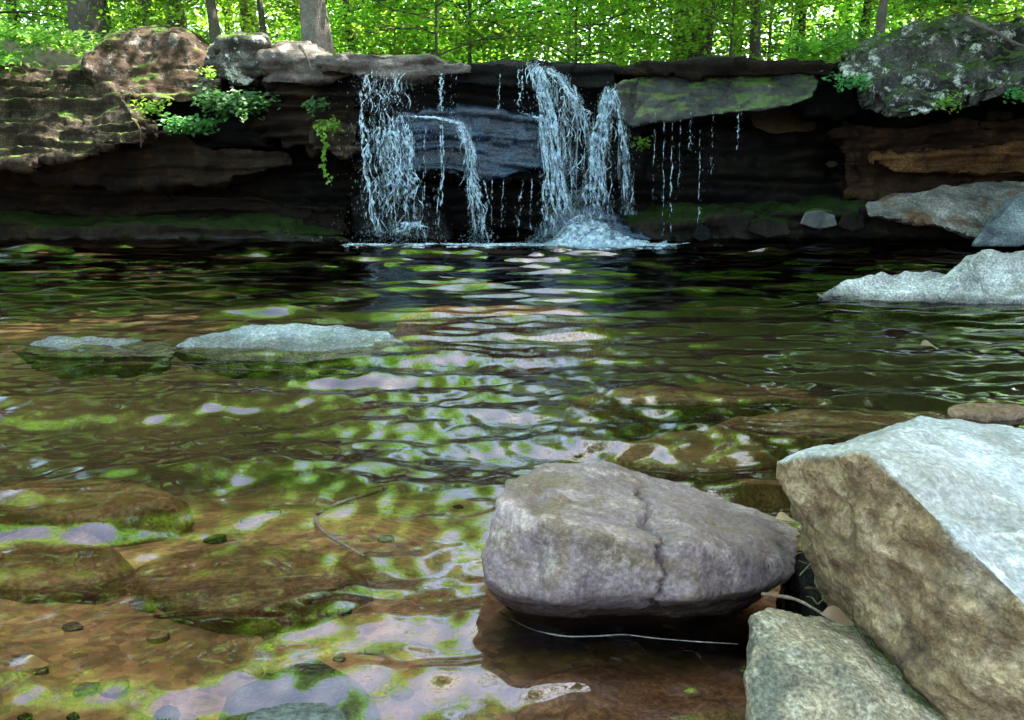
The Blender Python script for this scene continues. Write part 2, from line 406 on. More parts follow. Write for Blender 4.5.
# eddies : slow rings that turn round the submerged stones
for (ex, ey, a_, lam_, rad_) in ((280, 462, .0020, .17, .42), (205, 575, .0014, .11, .26), (120, 452, .0016, .15, .34), (300, 690, .0012, .10, .20), (400, 560, .0014, .13, .26), (430, 655, .0010, .10, .2), (560, 440, .0016, .15, .35), (60, 500, .0014, .12, .25), (640, 395, .002, .18, .4)):
    c_ = Wt(ex, ey); dx_ = Xw - c_.x; dy_ = Yw - c_.y
    pq = np.stack([Xw * 2.3 + ex, Yw * 2.3, Xw * 0], -1).reshape(-1, 3)
    d = np.hypot(dx_ * .8, dy_ * 1.25) + (.07 * perlin(pq) + .025 * perlin(pq * 2.7)).reshape(Xw.shape)
    Zw += 1.5 * a_ * np.sin(2 * np.pi * d / lam_) * np.exp(-(d / rad_) ** 2)
# calmer and livelier patches
pp = np.stack([Xw * .5, Yw * .5, Xw * 0], -1).reshape(-1, 3)
Zw *= (1.0 + .35 * perlin(pp).reshape(Xw.shape)) * (1 + .6 * sst(6.5, 8.6, Yw))
# rings about the stones that break the surface and out of the plunge pool
for (cx, cy, r0, a, lam) in ((.22, 1.9, .42, .0005, .14), (-1.05, 4.3, .6, .0008, .2), (.45, 8.6, .4, .004, .22), (-1.1, 8.6, .5, .003, .2), (-.75, 2.15, .1, .0011, .17)):
    d = np.hypot(Xw - cx, Yw - cy)
    Zw += a * np.sin(2 * np.pi * d / lam) * np.exp(-np.maximum(0, d - r0) / (.5 + lam * 3)) * sst(0, r0, d)
wv = put('water', mesh_np('water', np.stack([Xw, Yw, Zw], -1).reshape(-1, 3), gridfaces(nr, nc)), M['water'])
tag(wv, kind='structure')

# ------------------------------------------------------------------ rocks
def remesh(bm, voxel, smooth):
    me = bpy.data.meshes.new('t'); bm.to_mesh(me); bm.free()
    o = bpy.data.objects.new('t', me); COL.objects.link(o)
    m = o.modifiers.new('r', 'REMESH'); m.mode = 'VOXEL'; m.voxel_size = voxel
    if smooth:
        s = o.modifiers.new('s', 'SMOOTH'); s.factor = .5; s.iterations = smooth
    dg = bpy.context.evaluated_depsgraph_get()
    ev = o.evaluated_get(dg); r = bpy.data.meshes.new_from_object(ev)
    bpy.data.objects.remove(o); bpy.data.meshes.remove(me)
    return r
def getco(me):
    a = np.empty(len(me.vertices) * 3, np.float32); me.vertices.foreach_get('co', a)
    n = np.empty(len(me.vertices) * 3, np.float32); me.vertices.foreach_get('normal', n)
    return a.reshape(-1, 3).astype(float), n.reshape(-1, 3).astype(float)
def finish_rock(name, bm, mat, label, cat, voxel, smooth, amp, scale, strata=0, sfreq=9, extra=None, group=None, kind=None, facet=0, maskfn=None, block=0):
    me = remesh(bm, voxel, smooth)
    co, no = getco(me)
    sd_ = abs(hash(name)) % 1 + len(co) % 97
    d = amp * fbm(co * scale + sd_, 6, .6)
    if facet:
        q = co * scale * .9 + 5 + sd_
        d += facet * (np.abs(perlin(q)) * -1.0 + .25)
    if strata:
        q = co * np.array([.35, .35, sfreq]) + np.array([0, 0, 1]) * (perlin(co * .8)[:, None] * 1.0)
        s_ = perlin(q) + .5 * perlin(q * 2.1 + 9)
        d += strata * (np.tanh(s_ * 5) + .35 * perlin(q * 4.3))
    if block:
        wq = fbm(co * 1.7 + 3, 3); wr_ = fbm(co * 4.5 + 11, 2)
        iz = np.floor(co[:, 2] * 7.5 + .55 * wq + .12 * wr_ + sd_)
        ix = np.floor(co[:, 0] * 2.3 + .5 * wq + .15 * wr_ + iz * .37)
        hsh = np.sin(ix * 127.1 + iz * 311.7) * 43758.5453; hsh = (hsh - np.floor(hsh)) * 2 - 1
        d += block * hsh
    co2 = co + no * d[:, None]
    if extra is not None: co2 = extra(co, co2, no)
    base = np.array([co2[:, 0].mean(), co2[:, 1].mean(), co2[:, 2].min()])
    me.vertices.foreach_set('co', (co2 - base).astype(np.float32).ravel())
    me.polygons.foreach_set('use_smooth', np.full(len(me.polygons), True))
    if maskfn is not None:
        at = me.attributes.new('mask', 'FLOAT', 'POINT'); at.data.foreach_set('value', maskfn(co, no).astype(np.float32))
    me.update()
    me.name = name
    me.materials.clear()
    o = put(name, me, mat, loc=tuple(base))
    tag(o, label, cat, group, kind)
    return o
def prism_bm(outline, D, thick, back=(0, 0), bscale=1.0):
    """outline of the front in photo pixels (optionally with its own depth), carried back as a solid"""
    bm = bmesh.new()
    F = [P(p[0], p[1], p[2] if len(p) > 2 else D) for p in outline]
    c = sum(F, Vector()) / len(F)
    B = [Vector(((c.x + (f.x - c.x) * bscale) * (D + thick) / D + back[0], f.y + thick, c.z + (f.z - c.z) * bscale + back[1])) for f in F]
    fv = [bm.verts.new(v) for v in F]; bv = [bm.verts.new(v) for v in B]
    n = len(F)
    bm.faces.new(fv); bm.faces.new(bv[::-1])
    for i in range(n): bm.faces.new((fv[i], bv[i], bv[(i + 1) % n], fv[(i + 1) % n]))
    bmesh.ops.recalc_face_normals(bm, faces=bm.faces[:])
    bmesh.ops.triangulate(bm, faces=bm.faces[:])
    return bm
def hull_bm(pts):
    if isinstance(pts[0], list):                    # several lumps grown together
        bm = bmesh.new()
        for q in pts:
            b_ = hull_bm(q); me = bpy.data.meshes.new('h'); b_.to_mesh(me); b_.free(); bm.from_mesh(me); bpy.data.meshes.remove(me)
        return bm
    bm = bmesh.new()
    for p in pts: bm.verts.new(p)
    r = bmesh.ops.convex_hull(bm, input=bm.verts[:])
    bmesh.ops.delete(bm, geom=list({g_ for g_ in r['geom_interior'] if isinstance(g_, bmesh.types.BMVert)}), context='VERTS')
    bmesh.ops.recalc_face_normals(bm, faces=bm.faces[:])
    return bm
def ledge(name, label, cat, outline, D, thick, mat, back=(0, 0), bscale=1.0, amp=.05, scale=2.2, strata=.03, sfreq=9, voxel=.024, smooth=1, group=None, kind=None, facet=0.03, block=.04):
    return finish_rock(name, prism_bm(outline, D, thick, back, bscale), M[mat], label, cat, voxel, smooth, amp, scale, strata, sfreq, group=group, kind=kind, facet=facet, block=block)

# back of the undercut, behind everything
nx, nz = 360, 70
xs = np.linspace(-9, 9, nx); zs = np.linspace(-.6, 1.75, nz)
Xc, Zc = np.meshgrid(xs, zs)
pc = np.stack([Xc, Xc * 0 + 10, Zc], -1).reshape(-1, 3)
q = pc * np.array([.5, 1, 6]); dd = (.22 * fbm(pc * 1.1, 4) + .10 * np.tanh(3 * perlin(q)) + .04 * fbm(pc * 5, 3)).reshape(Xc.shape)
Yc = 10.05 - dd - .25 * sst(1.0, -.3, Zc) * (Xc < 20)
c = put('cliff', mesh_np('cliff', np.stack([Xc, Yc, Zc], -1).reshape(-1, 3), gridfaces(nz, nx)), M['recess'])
tag(c, kind='structure')

# --- the ledges, left to right
ledge('rock_ledge', 'layered brown boulder with a sunlit mossy top jutting at the far left bank', 'boulder',
      [(-90, 95, 9.0), (-40, 78, 9.2), (20, 68, 9.3), (48, 66, 9.3), (85, 72, 9.2), (112, 88, 8.9), (135, 112, 8.5), (152, 128, 8.3), (150, 140), (110, 150), (60, 160), (0, 166), (-90, 170)],
      8.35, 1.5, 'strata', back=(0, .22), strata=.05, sfreq=11, amp=.06)
ledge('boulder', 'big brown domed boulder with moss on its top right, on the left cliff', 'boulder',
      [(84, 64), (105, 42, 9.2), (130, 33, 9.4), (165, 31, 9.5), (185, 40, 9.4), (205, 58, 9.3), (222, 78, 9.1), (216, 100), (180, 104), (140, 100), (105, 90), (84, 78)],
      8.95, 1.2, 'brown', back=(.12, .2), amp=.06, strata=.012, block=.01)
ledge('rock_block', 'grey lichened block between the brown dome and the flat topped block', 'boulder',
      [(205, 52), (225, 40), (262, 38), (268, 50), (266, 76), (250, 84), (228, 84), (212, 72)], 9.05, 1.0, 'grey_lichen', back=(0, .12), amp=.04)
ledge('rock_block', 'flat topped pinkish brown block left of the waterfall lip', 'boulder',
      [(262, 56), (280, 47), (318, 48), (352, 60), (354, 74), (330, 80), (290, 86), (264, 84)], 8.85, 1.1, 'lip', back=(0, .10), amp=.035)
ledge('rock_ledge', 'dark brown ledge under the fern hollow on the left cliff', 'rock ledge',
      [(60, 148), (140, 128), (172, 132), (190, 140), (230, 152), (290, 150), (295, 168), (250, 176), (170, 184), (90, 186), (40, 180)],
      8.9, 1.2, 'brown_dark', strata=.05, amp=.07)
ledge('rock_ledge', 'stepped shaly ledges beside the left curtain of the falls', 'rock ledge',
      [(262, 84), (345, 76), (356, 80), (357, 150), (340, 156), (300, 148), (268, 140), (258, 120)], 9.0, 1.2, 'brown_dark', strata=.07, sfreq=13, amp=.05)
ledge('rock_ledge', 'small sunlit ledge end touching the left curtain of the falls', 'rock ledge',
      [(318, 122), (340, 118), (357, 124), (358, 152), (340, 156), (312, 150)], 8.8, .6, 'strata', strata=.03, sfreq=14, amp=.03, voxel=.02)
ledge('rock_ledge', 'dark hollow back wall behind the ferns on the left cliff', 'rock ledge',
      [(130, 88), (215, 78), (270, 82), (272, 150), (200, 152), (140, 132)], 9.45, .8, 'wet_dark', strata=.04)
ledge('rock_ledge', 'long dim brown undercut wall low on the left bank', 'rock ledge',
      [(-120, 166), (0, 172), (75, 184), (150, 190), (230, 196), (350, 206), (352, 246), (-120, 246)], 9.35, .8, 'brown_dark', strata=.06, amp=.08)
ledge('rock_shelf', 'low mossy shelf along the left waterline', 'rock shelf',
      [(-120, 218), (0, 222), (120, 224), (260, 228), (350, 236), (352, 250), (-120, 250)], 8.85, .9, 'mossbank', back=(0, .08), strata=.02, amp=.05)
# lip of the falls
ledge('rock_slab', 'pale pinkish capstone over the left curtain of the falls', 'rock slab',
      [(318, 58), (350, 53), (410, 54), (442, 60), (470, 66), (468, 74), (420, 77), (360, 76), (322, 74)], 8.62, 1.9, 'lip', back=(0, .03), amp=.03, strata=.02, sfreq=12, voxel=.02, block=.02)
ledge('rock_slab', 'dark wet capstone spanning the middle of the falls', 'rock slab',
      [(440, 62), (500, 62), (560, 60), (612, 63), (616, 74), (612, 88), (560, 90), (500, 84), (440, 82)], 8.72, 1.9, 'wet_dark', amp=.03, strata=.02, sfreq=12, voxel=.02, block=.015)
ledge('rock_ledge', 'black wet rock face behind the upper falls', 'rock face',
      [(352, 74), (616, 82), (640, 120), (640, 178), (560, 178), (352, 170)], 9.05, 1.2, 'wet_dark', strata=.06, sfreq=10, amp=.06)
ledge('rock_ledge', 'wet bulging ledge tinted blue for sky sheen halfway down the falls', 'rock ledge',
      [(385, 118), (430, 112), (500, 112), (540, 116), (556, 130), (556, 160), (540, 172), (470, 176), (400, 172), (380, 160)],
      8.82, .9, 'fallface', strata=.05, sfreq=10, amp=.045, voxel=.02, back=(0, .05))
ledge('rock_ledge', 'dark rock foot of the left curtain, streaked with spray', 'rock ledge',
      [(352, 196), (380, 186), (430, 200), (446, 222), (450, 250), (352, 250)], 8.95, .9, 'wet_dark', amp=.06)
ledge('rock_slab', 'thin dark slab lying on top of the lip right of the main plunge', 'rock slab',
      [(600, 66), (640, 64), (700, 64), (760, 60), (815, 58), (835, 64), (836, 76), (740, 76), (660, 74), (602, 74)], 8.85, 1.8, 'brown_dark', amp=.03, strata=.015, voxel=.02)
ledge('rock_slab', 'broad wet greenish slab overhanging right of the falls', 'rock slab',
      [(612, 86, 8.6), (640, 76, 8.9), (700, 72, 9.0), (770, 67, 9.0), (812, 68, 9.0), (822, 80, 8.7), (812, 98), (790, 106), (740, 112), (680, 120), (630, 126), (612, 116)],
      8.45, 1.8, 'slab_wet', back=(.05, .08), amp=.03, strata=.012, voxel=.02, facet=.03, block=.008)
ledge('rock_ledge', 'brown broken ledge in the gap between the wet slab and lichened rock', 'rock ledge',
      [(800, 74), (850, 66), (868, 80), (866, 110), (840, 124), (806, 116)], 9.2, 1.0, 'wet_dark', amp=.06)
# right
ledge('boulder', 'huge grey lichened rock with mossy top sloping down at the upper right', 'boulder',
      [(838, 58, 9.1), (870, 42, 9.3), (930, 30, 9.4), (1000, 18, 9.5), (1080, 6, 9.5), (1180, 0, 9.5), (1180, 95), (1080, 92), (1024, 86), (960, 106), (920, 114), (888, 116), (862, 96, 8.4), (846, 76, 8.8)],
      8.25, 2.2, 'grey_lichen', back=(.1, .22), bscale=1.0, amp=.10, scale=2.0, strata=.05, sfreq=5, facet=.10, block=.02)
ledge('rock_ledge', 'brown layered wall under the lichened rock on the right', 'rock ledge',
      [(840, 118), (900, 124), (1000, 116), (1180, 100), (1180, 200), (1000, 196), (900, 196), (845, 190)], 9.2, 1.0, 'rust_dark', strata=.09, sfreq=11, amp=.06)
ledge('rock_ledge', 'rust brown protruding stratum beneath the lichened rock', 'rock ledge',
      [(866, 160), (920, 148), (1000, 142), (1180, 132), (1180, 168), (1000, 176), (900, 176)], 8.95, .8, 'rust', strata=.06, sfreq=14, amp=.05)
ledge('rock_shelf', 'low mossy shelf along the waterline right of the falls', 'rock shelf',
      [(600, 228), (660, 222), (730, 216), (800, 214), (870, 210), (960, 206), (1180, 200), (1180, 250), (600, 250)], 8.75, .9, 'mossbank', back=(0, .08), amp=.06, strata=.02)
ledge('boulder', 'angular grey and rust boulder on the right bank by the waterline', 'boulder',
      [(866, 203, 8.6), (900, 194, 8.8), (950, 184, 8.9), (990, 180, 8.9), (1060, 182, 8.9), (1080, 214), (1010, 236), (975, 238), (940, 226), (900, 219), (868, 216)], 8.1, 1.0, 'orange', back=(.05, -.10), amp=.035, strata=0, voxel=.018, block=0, facet=.045, smooth=4)
ledge('boulder', 'bluish angular boulder cut by the right edge before the rust stained one', 'boulder',
      [(972, 246), (985, 226), (1006, 206, 8.0), (1030, 192, 8.2), (1090, 190, 8.2), (1100, 246)], 7.75, .8, 'bluegrey', back=(.05, .02), amp=.03, strata=0, voxel=.018, block=0, facet=.045, smooth=4)
for i, (x0, x1, yt, lab) in enumerate([(690, 712, 222, 'small dark stone at the waterline right of the thin trickles'),
                                       (745, 790, 218, 'flat mossy stone at the foot of the dark undercut'),
                                       (800, 838, 210, 'small grey stone on the right bank under the overhang'),
                                       (838, 866, 212, 'bright mossy stone left of the rust stained boulder')]):
    ledge('stone', lab, 'stone', [(x0, yt + 14), (x0 + 5, yt + 3), ((x0 + x1) / 2, yt), (x1 - 3, yt + 5), (x1, yt + 16), ((x0 + x1) / 2, yt + 20)], 8.55, .4,
          ['wet_dark', 'mossbank', 'smallwet', 'mossbank'][i], amp=.012, block=0, strata=0, voxel=.015)

# stones of the pool
def stone(name, label, cat, pts, mat, voxel=.012, smooth=4, amp=.02, scale=6, strata=0, sfreq=10, facet=.01, extra=None):
    return finish_rock(name, hull_bm(pts), M[mat], label, cat, voxel, smooth, amp, scale, strata, sfreq, extra=extra, facet=facet)
def px_stone(pairs, zb=-.15):
    """pairs of (px,py,D); the same points dropped to the bed close the body"""
    pts = [P(*p) for p in pairs]
    c = sum(pts, Vector()) / len(pts)
    return pts + [Vector((c.x + (p.x - c.x) * .82, c.y + (p.y - c.y) * .8 + .05, zb)) for p in pts]
Dm = Wt(280, 345).y
stone('flat_rock', 'low wet blue grey rock barely breaking the water at mid left', 'rock',
      px_stone([(164, 351, Dm), (200, 334, Dm + .05), (250, 325, Dm + .1), (330, 324, Dm + .12), (385, 334, Dm + .1), (418, 350, Dm), (370, 357, Dm - .16), (280, 362, Dm - .22), (210, 360, Dm - .18)]),
      'wetblue', voxel=.01, amp=.016, scale=5, strata=.010, sfreq=10, facet=.025)
stone('flat_rock', 'smaller thin sliver of wet rock at the far left, just awash', 'rock',
      px_stone([(8, 350, Dm), (50, 338, Dm + .05), (100, 336, Dm + .08), (182, 347, Dm + .05), (172, 356, Dm - .1), (60, 358, Dm - .15)]),
      'wetblue', voxel=.01, amp=.016, scale=5, strata=.008, facet=.025)
Dr = Wt(940, 300).y
lump1 = px_stone([(812, 293, Dr), (835, 282, Dr + .05), (880, 272, Dr + .12), (925, 269, Dr + .15), (960, 275, Dr + .1), (965, 300, Dr - .12), (900, 301, Dr - .1), (850, 298, Dr - .05)])
lump2 = px_stone([(915, 300, Dr - .05), (935, 280, Dr + .05), (965, 262, Dr + .12), (990, 250, Dr + .1), (1020, 248, Dr + .15), (1080, 256, Dr + .15), (1095, 300, Dr - .2), (1024, 304, Dr - .2), (960, 302, Dr - .15)])
stone('pale_rock', 'pale angular rock rising from the water at mid right', 'rock', [lump1, lump2], 'pale', voxel=.012, smooth=2, amp=.008, scale=5, strata=.010, sfreq=8, facet=.08)

# submerged stones
subs = [  # px range, py range, z top, material, label
    (-60, 150, 516, 592, -.012, 'sand_rock', 'smooth brown stone just under the water at the left edge'),
    (110, 378, 528, 616, -.02, 'sand_rock', 'wide brown stone under the ripples left of centre'),
    (-40, 200, 470, 520, -.03, 'sand_rock', 'mossy brown slab under water behind the left stone'),
    (200, 400, 640, 760, .0, 'bluegrey', 'pale blue stone just awash at the bottom left'),
    (560, 840, 380, 402, -.05, 'sand_rock', 'long brown slab under the water at middle right'),
    (700, 1010, 404, 436, -.05, 'sand_rock', 'brown slab under water behind the big angular rock'),
    (600, 790, 425, 470, -.06, 'sand_rock', 'greenish slab under water behind the round grey boulder'),
    (930, 1070, 392, 416, .01, 'sand_rock', 'flat brown stone awash at the right edge'),
    (390, 610, 302, 316, -.26, 'sunpatch_orange', 'slab coloured orange as a patch of sun under the water before the falls'),
    (470, 790, 650, 760, -.05, 'sand_rock', 'dark brown stone under the water in the grey boulder shadow'),
    (20, 300, 722, 800, .03, 'wet_dark', 'dark wet stone cut by the bottom edge at the left'),
]
for (x0, x1, y0, y1, zt, mt, lab) in subs:
    if zt > -.08 and y0 < 700: zt -= .035 if zt < 0 else 0
    pts = []
    cxp, cyp = (x0 + x1) / 2, (y0 + y1) / 2
    for kk in range(14):
        a = kk / 14 * 2 * math.pi
        rr = random.uniform(.85, 1.05)
        w0 = Wt(cxp + (x1 - x0) / 2 * math.cos(a) * rr, cyp - (y1 - y0) / 2 * math.sin(a) * rr, zt - .02)
        pts.append(w0 + Vector((0, 0, -.06 - random.random() * .03)))
        cc = Wt(cxp, cyp, zt); pts.append(Vector((cc.x + (w0.x - cc.x) * 1.25, cc.y + (w0.y - cc.y) * 1.25, zt - .5)))
        w1 = Wt(cxp + (x1 - x0) / 2 * .8 * math.cos(a) * rr, cyp - (y1 - y0) / 2 * .8 * math.sin(a) * rr, zt)
        pts.append(w1 + Vector((0, 0, -.02 * random.random())))
    stone('submerged_stone', lab, 'stone', pts, mt, voxel=.016, smooth=6, amp=.012, scale=5, facet=.012)

pr = random.Random(31)
for i in range(46):
    px_, py_ = pr.uniform(-20, 470), pr.uniform(560, 745) if i % 3 else pr.uniform(430, 560)
    q_ = Wt(px_, py_, -.10); gz_ = float(height(np.array([q_.x]), np.array([q_.y]))[0])
    r_ = pr.uniform(.012, .035); hp = [Vector((q_.x + r_ * math.cos(a) * pr.uniform(.7, 1.3), q_.y + r_ * math.sin(a) * pr.uniform(.6, 1.0), gz_ + h_)) for a in (0, .9, 1.8, 2.7, 3.6, 4.5, 5.4) for h_ in (-r_ * .5, r_ * pr.uniform(.25, .5))]
    o_ = finish_rock('pebble', hull_bm(hp), M[('sand_rock', 'boulder', 'brown', 'sand_rock')[i % 4]], 'small rounded pebble lying on the bed of the shallows', 'pebble', r_ / 6, 3, r_ * .05, 12, group='pebbles on the bed of the shallows')
# --- the grey boulder in front
def crackfn(co, co2, no):
    d = np.zeros(len(co))
    # a main crack down the middle right and a side one; both are real grooves
    base = P(655, 540, 1.65)
    q = co * 14
    cx_ = base.x + .022 * perlin(q * .7 + 3) + .014 * perlin(q * 2) + .007 * perlin(q * 5) - (co[:, 2] - .16) * .05
    w_ = np.exp(-((co[:, 0] - cx_) / .0045) ** 2) * (co[:, 1] < 1.9) * sst(.02, .05, co[:, 2])
    d -= .030 * w_
    z2 = .235 + .25 * (co[:, 0] - base.x) * -.6 + .015 * perlin(q + 8)
    w2 = np.exp(-((co[:, 2] - z2) / .005) ** 2) * (co[:, 0] > base.x) * (co[:, 1] < 1.95)
    d -= .014 * w2
    # shallow vertical groove on the left
    gx = P(538, 530, 1.6).x + .02 * perlin(q * .5 + 21)
    d -= .012 * np.exp(-((co[:, 0] - gx) / .014) ** 2) * sst(.08, .16, co[:, 2]) * (co[:, 1] < 1.8)
    return co2 + no * d[:, None]
b1 = [P(508, 478, 1.86), P(540, 460, 1.98), P(600, 460, 2.02), P(660, 478, 2.0), P(720, 500, 2.0), P(780, 515, 1.98), P(800, 530, 1.88),
      P(480, 556, 1.66), P(484, 580, 1.62), P(500, 500, 1.72), P(510, 596, 1.58), P(540, 520, 1.60), P(560, 600, 1.54), P(600, 535, 1.56), P(610, 596, 1.54),
      P(640, 588, 1.56), P(700, 598, 1.56), P(700, 545, 1.60), P(750, 594, 1.60), P(790, 560, 1.70), P(798, 574, 1.68), P(770, 588, 1.66), P(490, 580, 1.9)]
b1 += [Vector((.06, 1.86, -.2)), Vector((.42, 1.86, -.2)), Vector((.04, 2.05, -.2)), Vector((.5, 2.08, -.2))]
finish_rock('boulder', hull_bm(b1), M['boulder'], 'rounded grey boulder with a dark crack standing in the shallow water in front', 'boulder', .005, 18, .010, 6, extra=crackfn, facet=.012)

# --- the big angular slab at the right
bg = [P(775, 463, 1.62), P(800, 500, 1.52), P(868, 451, 1.37), P(895, 432, 1.62), P(922, 414, 1.80), P(960, 420, 1.86), P(1060, 440, 2.0), P(1300, 470, 2.1),
      P(1024, 600, 1.07), P(1150, 730, .92), P(1400, 730, 1.2), P(1400, 500, 1.9),
      P(832, 562, 1.40), P(880, 640, 1.24), P(950, 724, 1.10), P(1010, 810, 1.02)]
bg += [Vector((p.x + .16, p.y + .18, -.2)) for p in (P(832, 600, 1.45), P(945, 760, 1.1), P(1300, 700, 1.2), P(1200, 470, 2.0), P(900, 470, 1.8))]
_e0, _e1 = np.array(P(868, 451, 1.55)), np.array(P(1024, 600, 1.07))
def slabmask(co, no):
    # brown flank : the side that faces left and down from the sharp arris; top stays pale
    n_ = no.copy()
    m = sst(.78, .30, n_[:, 2] + .26 * fbm(co * 8, 4))
    return np.clip(m, 0, 1)
def slabfn(co, co2, no):
    m = slabmask(co, no)
    q = co * np.array([9, 9, 26.])
    d = m * (.010 * fbm(q, 4) - .012 * np.abs(perlin(co * 11))) + (1 - m) * .006 * fbm(co * 9, 4) - .016 * np.clip(perlin(co * 16) - .32, 0, 1)
    return co2 + no * d[:, None]
finish_rock('angular_rock', hull_bm(bg), M['bigslab'], 'large pale angular rock with a bluish flat top filling the right corner', 'rock', .0055, 4, .012, 5, facet=.008, extra=slabfn, maskfn=slabmask)

# --- the small rock at the bottom
sm = [P(752, 616, 1.28), P(775, 604, 1.36), P(820, 612, 1.38), P(880, 632, 1.36), P(925, 665, 1.28), P(950, 720, 1.14), P(756, 650, 1.20), P(750, 720, 1.10), P(760, 780, 1.05),
      P(820, 650, 1.20), P(880, 700, 1.12), P(930, 780, 1.0)]
sm += [Vector((p.x, p.y, -.2)) for p in (P(756, 660, 1.2), P(930, 780, 1.1), P(900, 640, 1.4), P(775, 620, 1.4))]
finish_rock('boulder', hull_bm(sm), M['smallrock'], 'small mottled greenish grey rock cut by the bottom edge under the angular one', 'rock', .005, 8, .009, 8, facet=.014)

# dark wedge of soil between them, with litter
wd = [P(780, 535, 1.86), P(830, 545, 1.8), P(880, 600, 1.6), P(800, 590, 1.7), P(840, 630, 1.45), P(790, 620, 1.6)]
wd = [p + Vector((0, 0, -.03)) for p in wd] + [Vector((p.x, p.y, -.2)) for p in wd]
finish_rock('soil_bank', hull_bm(wd), M['wet_dark'], 'dark wet soil wedged between the grey boulder and the angular rock', 'soil', .01, 3, .015, 9)

# ------------------------------------------------------------------ falling water
def path_pts(keys, D, n):
    ks = np.array([[*P(a, b, D if len(kk) < 3 else kk[2])] for kk in keys for a, b in [kk[:2]]])
    t = np.linspace(0, 1, len(ks)); tt = np.linspace(0, 1, n)
    return np.stack([np.interp(tt, t, ks[:, i]) for i in range(3)], -1)
def strands(tb, keys, D, wtop, wbot, n, r=.006, wob=.03, holes=.15, drops=60, seed=0, yspread=.04):
    if n > 4: n = int(n * 1.6); r *= .68; drops = int(drops * 2.6)
    rs = np.random.default_rng(seed)
    m = 70
    c = path_pts(keys, D, m); t = np.linspace(0, 1, m)
    for s_ in range(n):
        off = rs.uniform(-1, 1)
        wd_ = wtop + (wbot - wtop) * t
        ph = rs.uniform(0, 99)
        q = np.stack([t * 7 + ph, t * 0 + s_ * 3.1, t * 0], -1)
        x = c[:, 0] + off * wd_ + wob * perlin(q) * (0.25 + t) + wob * .16 * perlin(q * 4)
        y = c[:, 1] - .02 - rs.uniform(0, yspread) - .02 * perlin(q * 1.3 + 7)
        p = np.stack([x, y, c[:, 2]], -1)
        a0 = rs.uniform(0, .15) * (n > 3); a1 = rs.uniform(.75, 1.0) if n > 3 else 1
        rr = r * (.22 + 1.3 * np.clip(.35 + perlin(q * np.array([3.1, 1, 1]) + 31) * 1.6, 0, 1.8)) * rs.uniform(.4, 1.7)
        gate = (perlin(q * np.array([1.7, 1, 1]) + 77) > -.6 + holes * 1.6) & (t >= a0) & (t <= a1)
        i = 0
        while i < m:
            if not gate[i]: i += 1; continue
            j = i
            while j < m and gate[j]: j += 1
            if j - i >= 3:
                seg = rr[i:j].copy(); L = j - i
                seg *= np.clip(np.minimum(np.arange(L), np.arange(L)[::-1]) / 2.5, .1, 1) * (1 + .5 * np.sin(np.arange(L) * 1.9 + ph))
                tb.tube(p[i:j], seg, 5, flat=.6)
            i = j
    for _ in range(drops * 2):
        u = rs.uniform(0, 1) ** .7; i = int(u * (m - 1))
        wd_ = wtop + (wbot - wtop) * u
        tb.drop(c[i] + np.array([rs.normal() * (wd_ * .8 + .015), -.04 - abs(rs.normal()) * .06, rs.normal() * .02]), r * (.2 + rs.exponential(.45)), rs.uniform(1, 2.6))
def webs(tb, keys, D, wtop, wbot, n, seed=0, thin=.0035):
    """short diagonal threads that knit the strands into a ragged net"""
    rs = np.random.default_rng(seed); m = 50
    c = path_pts(keys, D, m)
    for _ in range(n // 2):
        u = rs.uniform(.02, .95); i = int(u * (m - 1)); w_ = wtop + (wbot - wtop) * u
        a = c[i] + np.array([rs.uniform(-1, 1) * w_, -.04 - rs.uniform(0, .05), 0])
        ln = rs.uniform(.04, .16); sx = rs.uniform(-1, 1) * ln * .7
        tt = np.linspace(0, 1, 7)[:, None]
        p = a + tt * np.array([sx, 0, -ln]) + np.sin(tt * 3.14) * np.array([rs.normal() * .02, 0, rs.normal() * .01])
        tb.tube(p, thin * rs.uniform(.5, 1.6) * np.sin(np.linspace(.25, 2.9, 7)), 4)
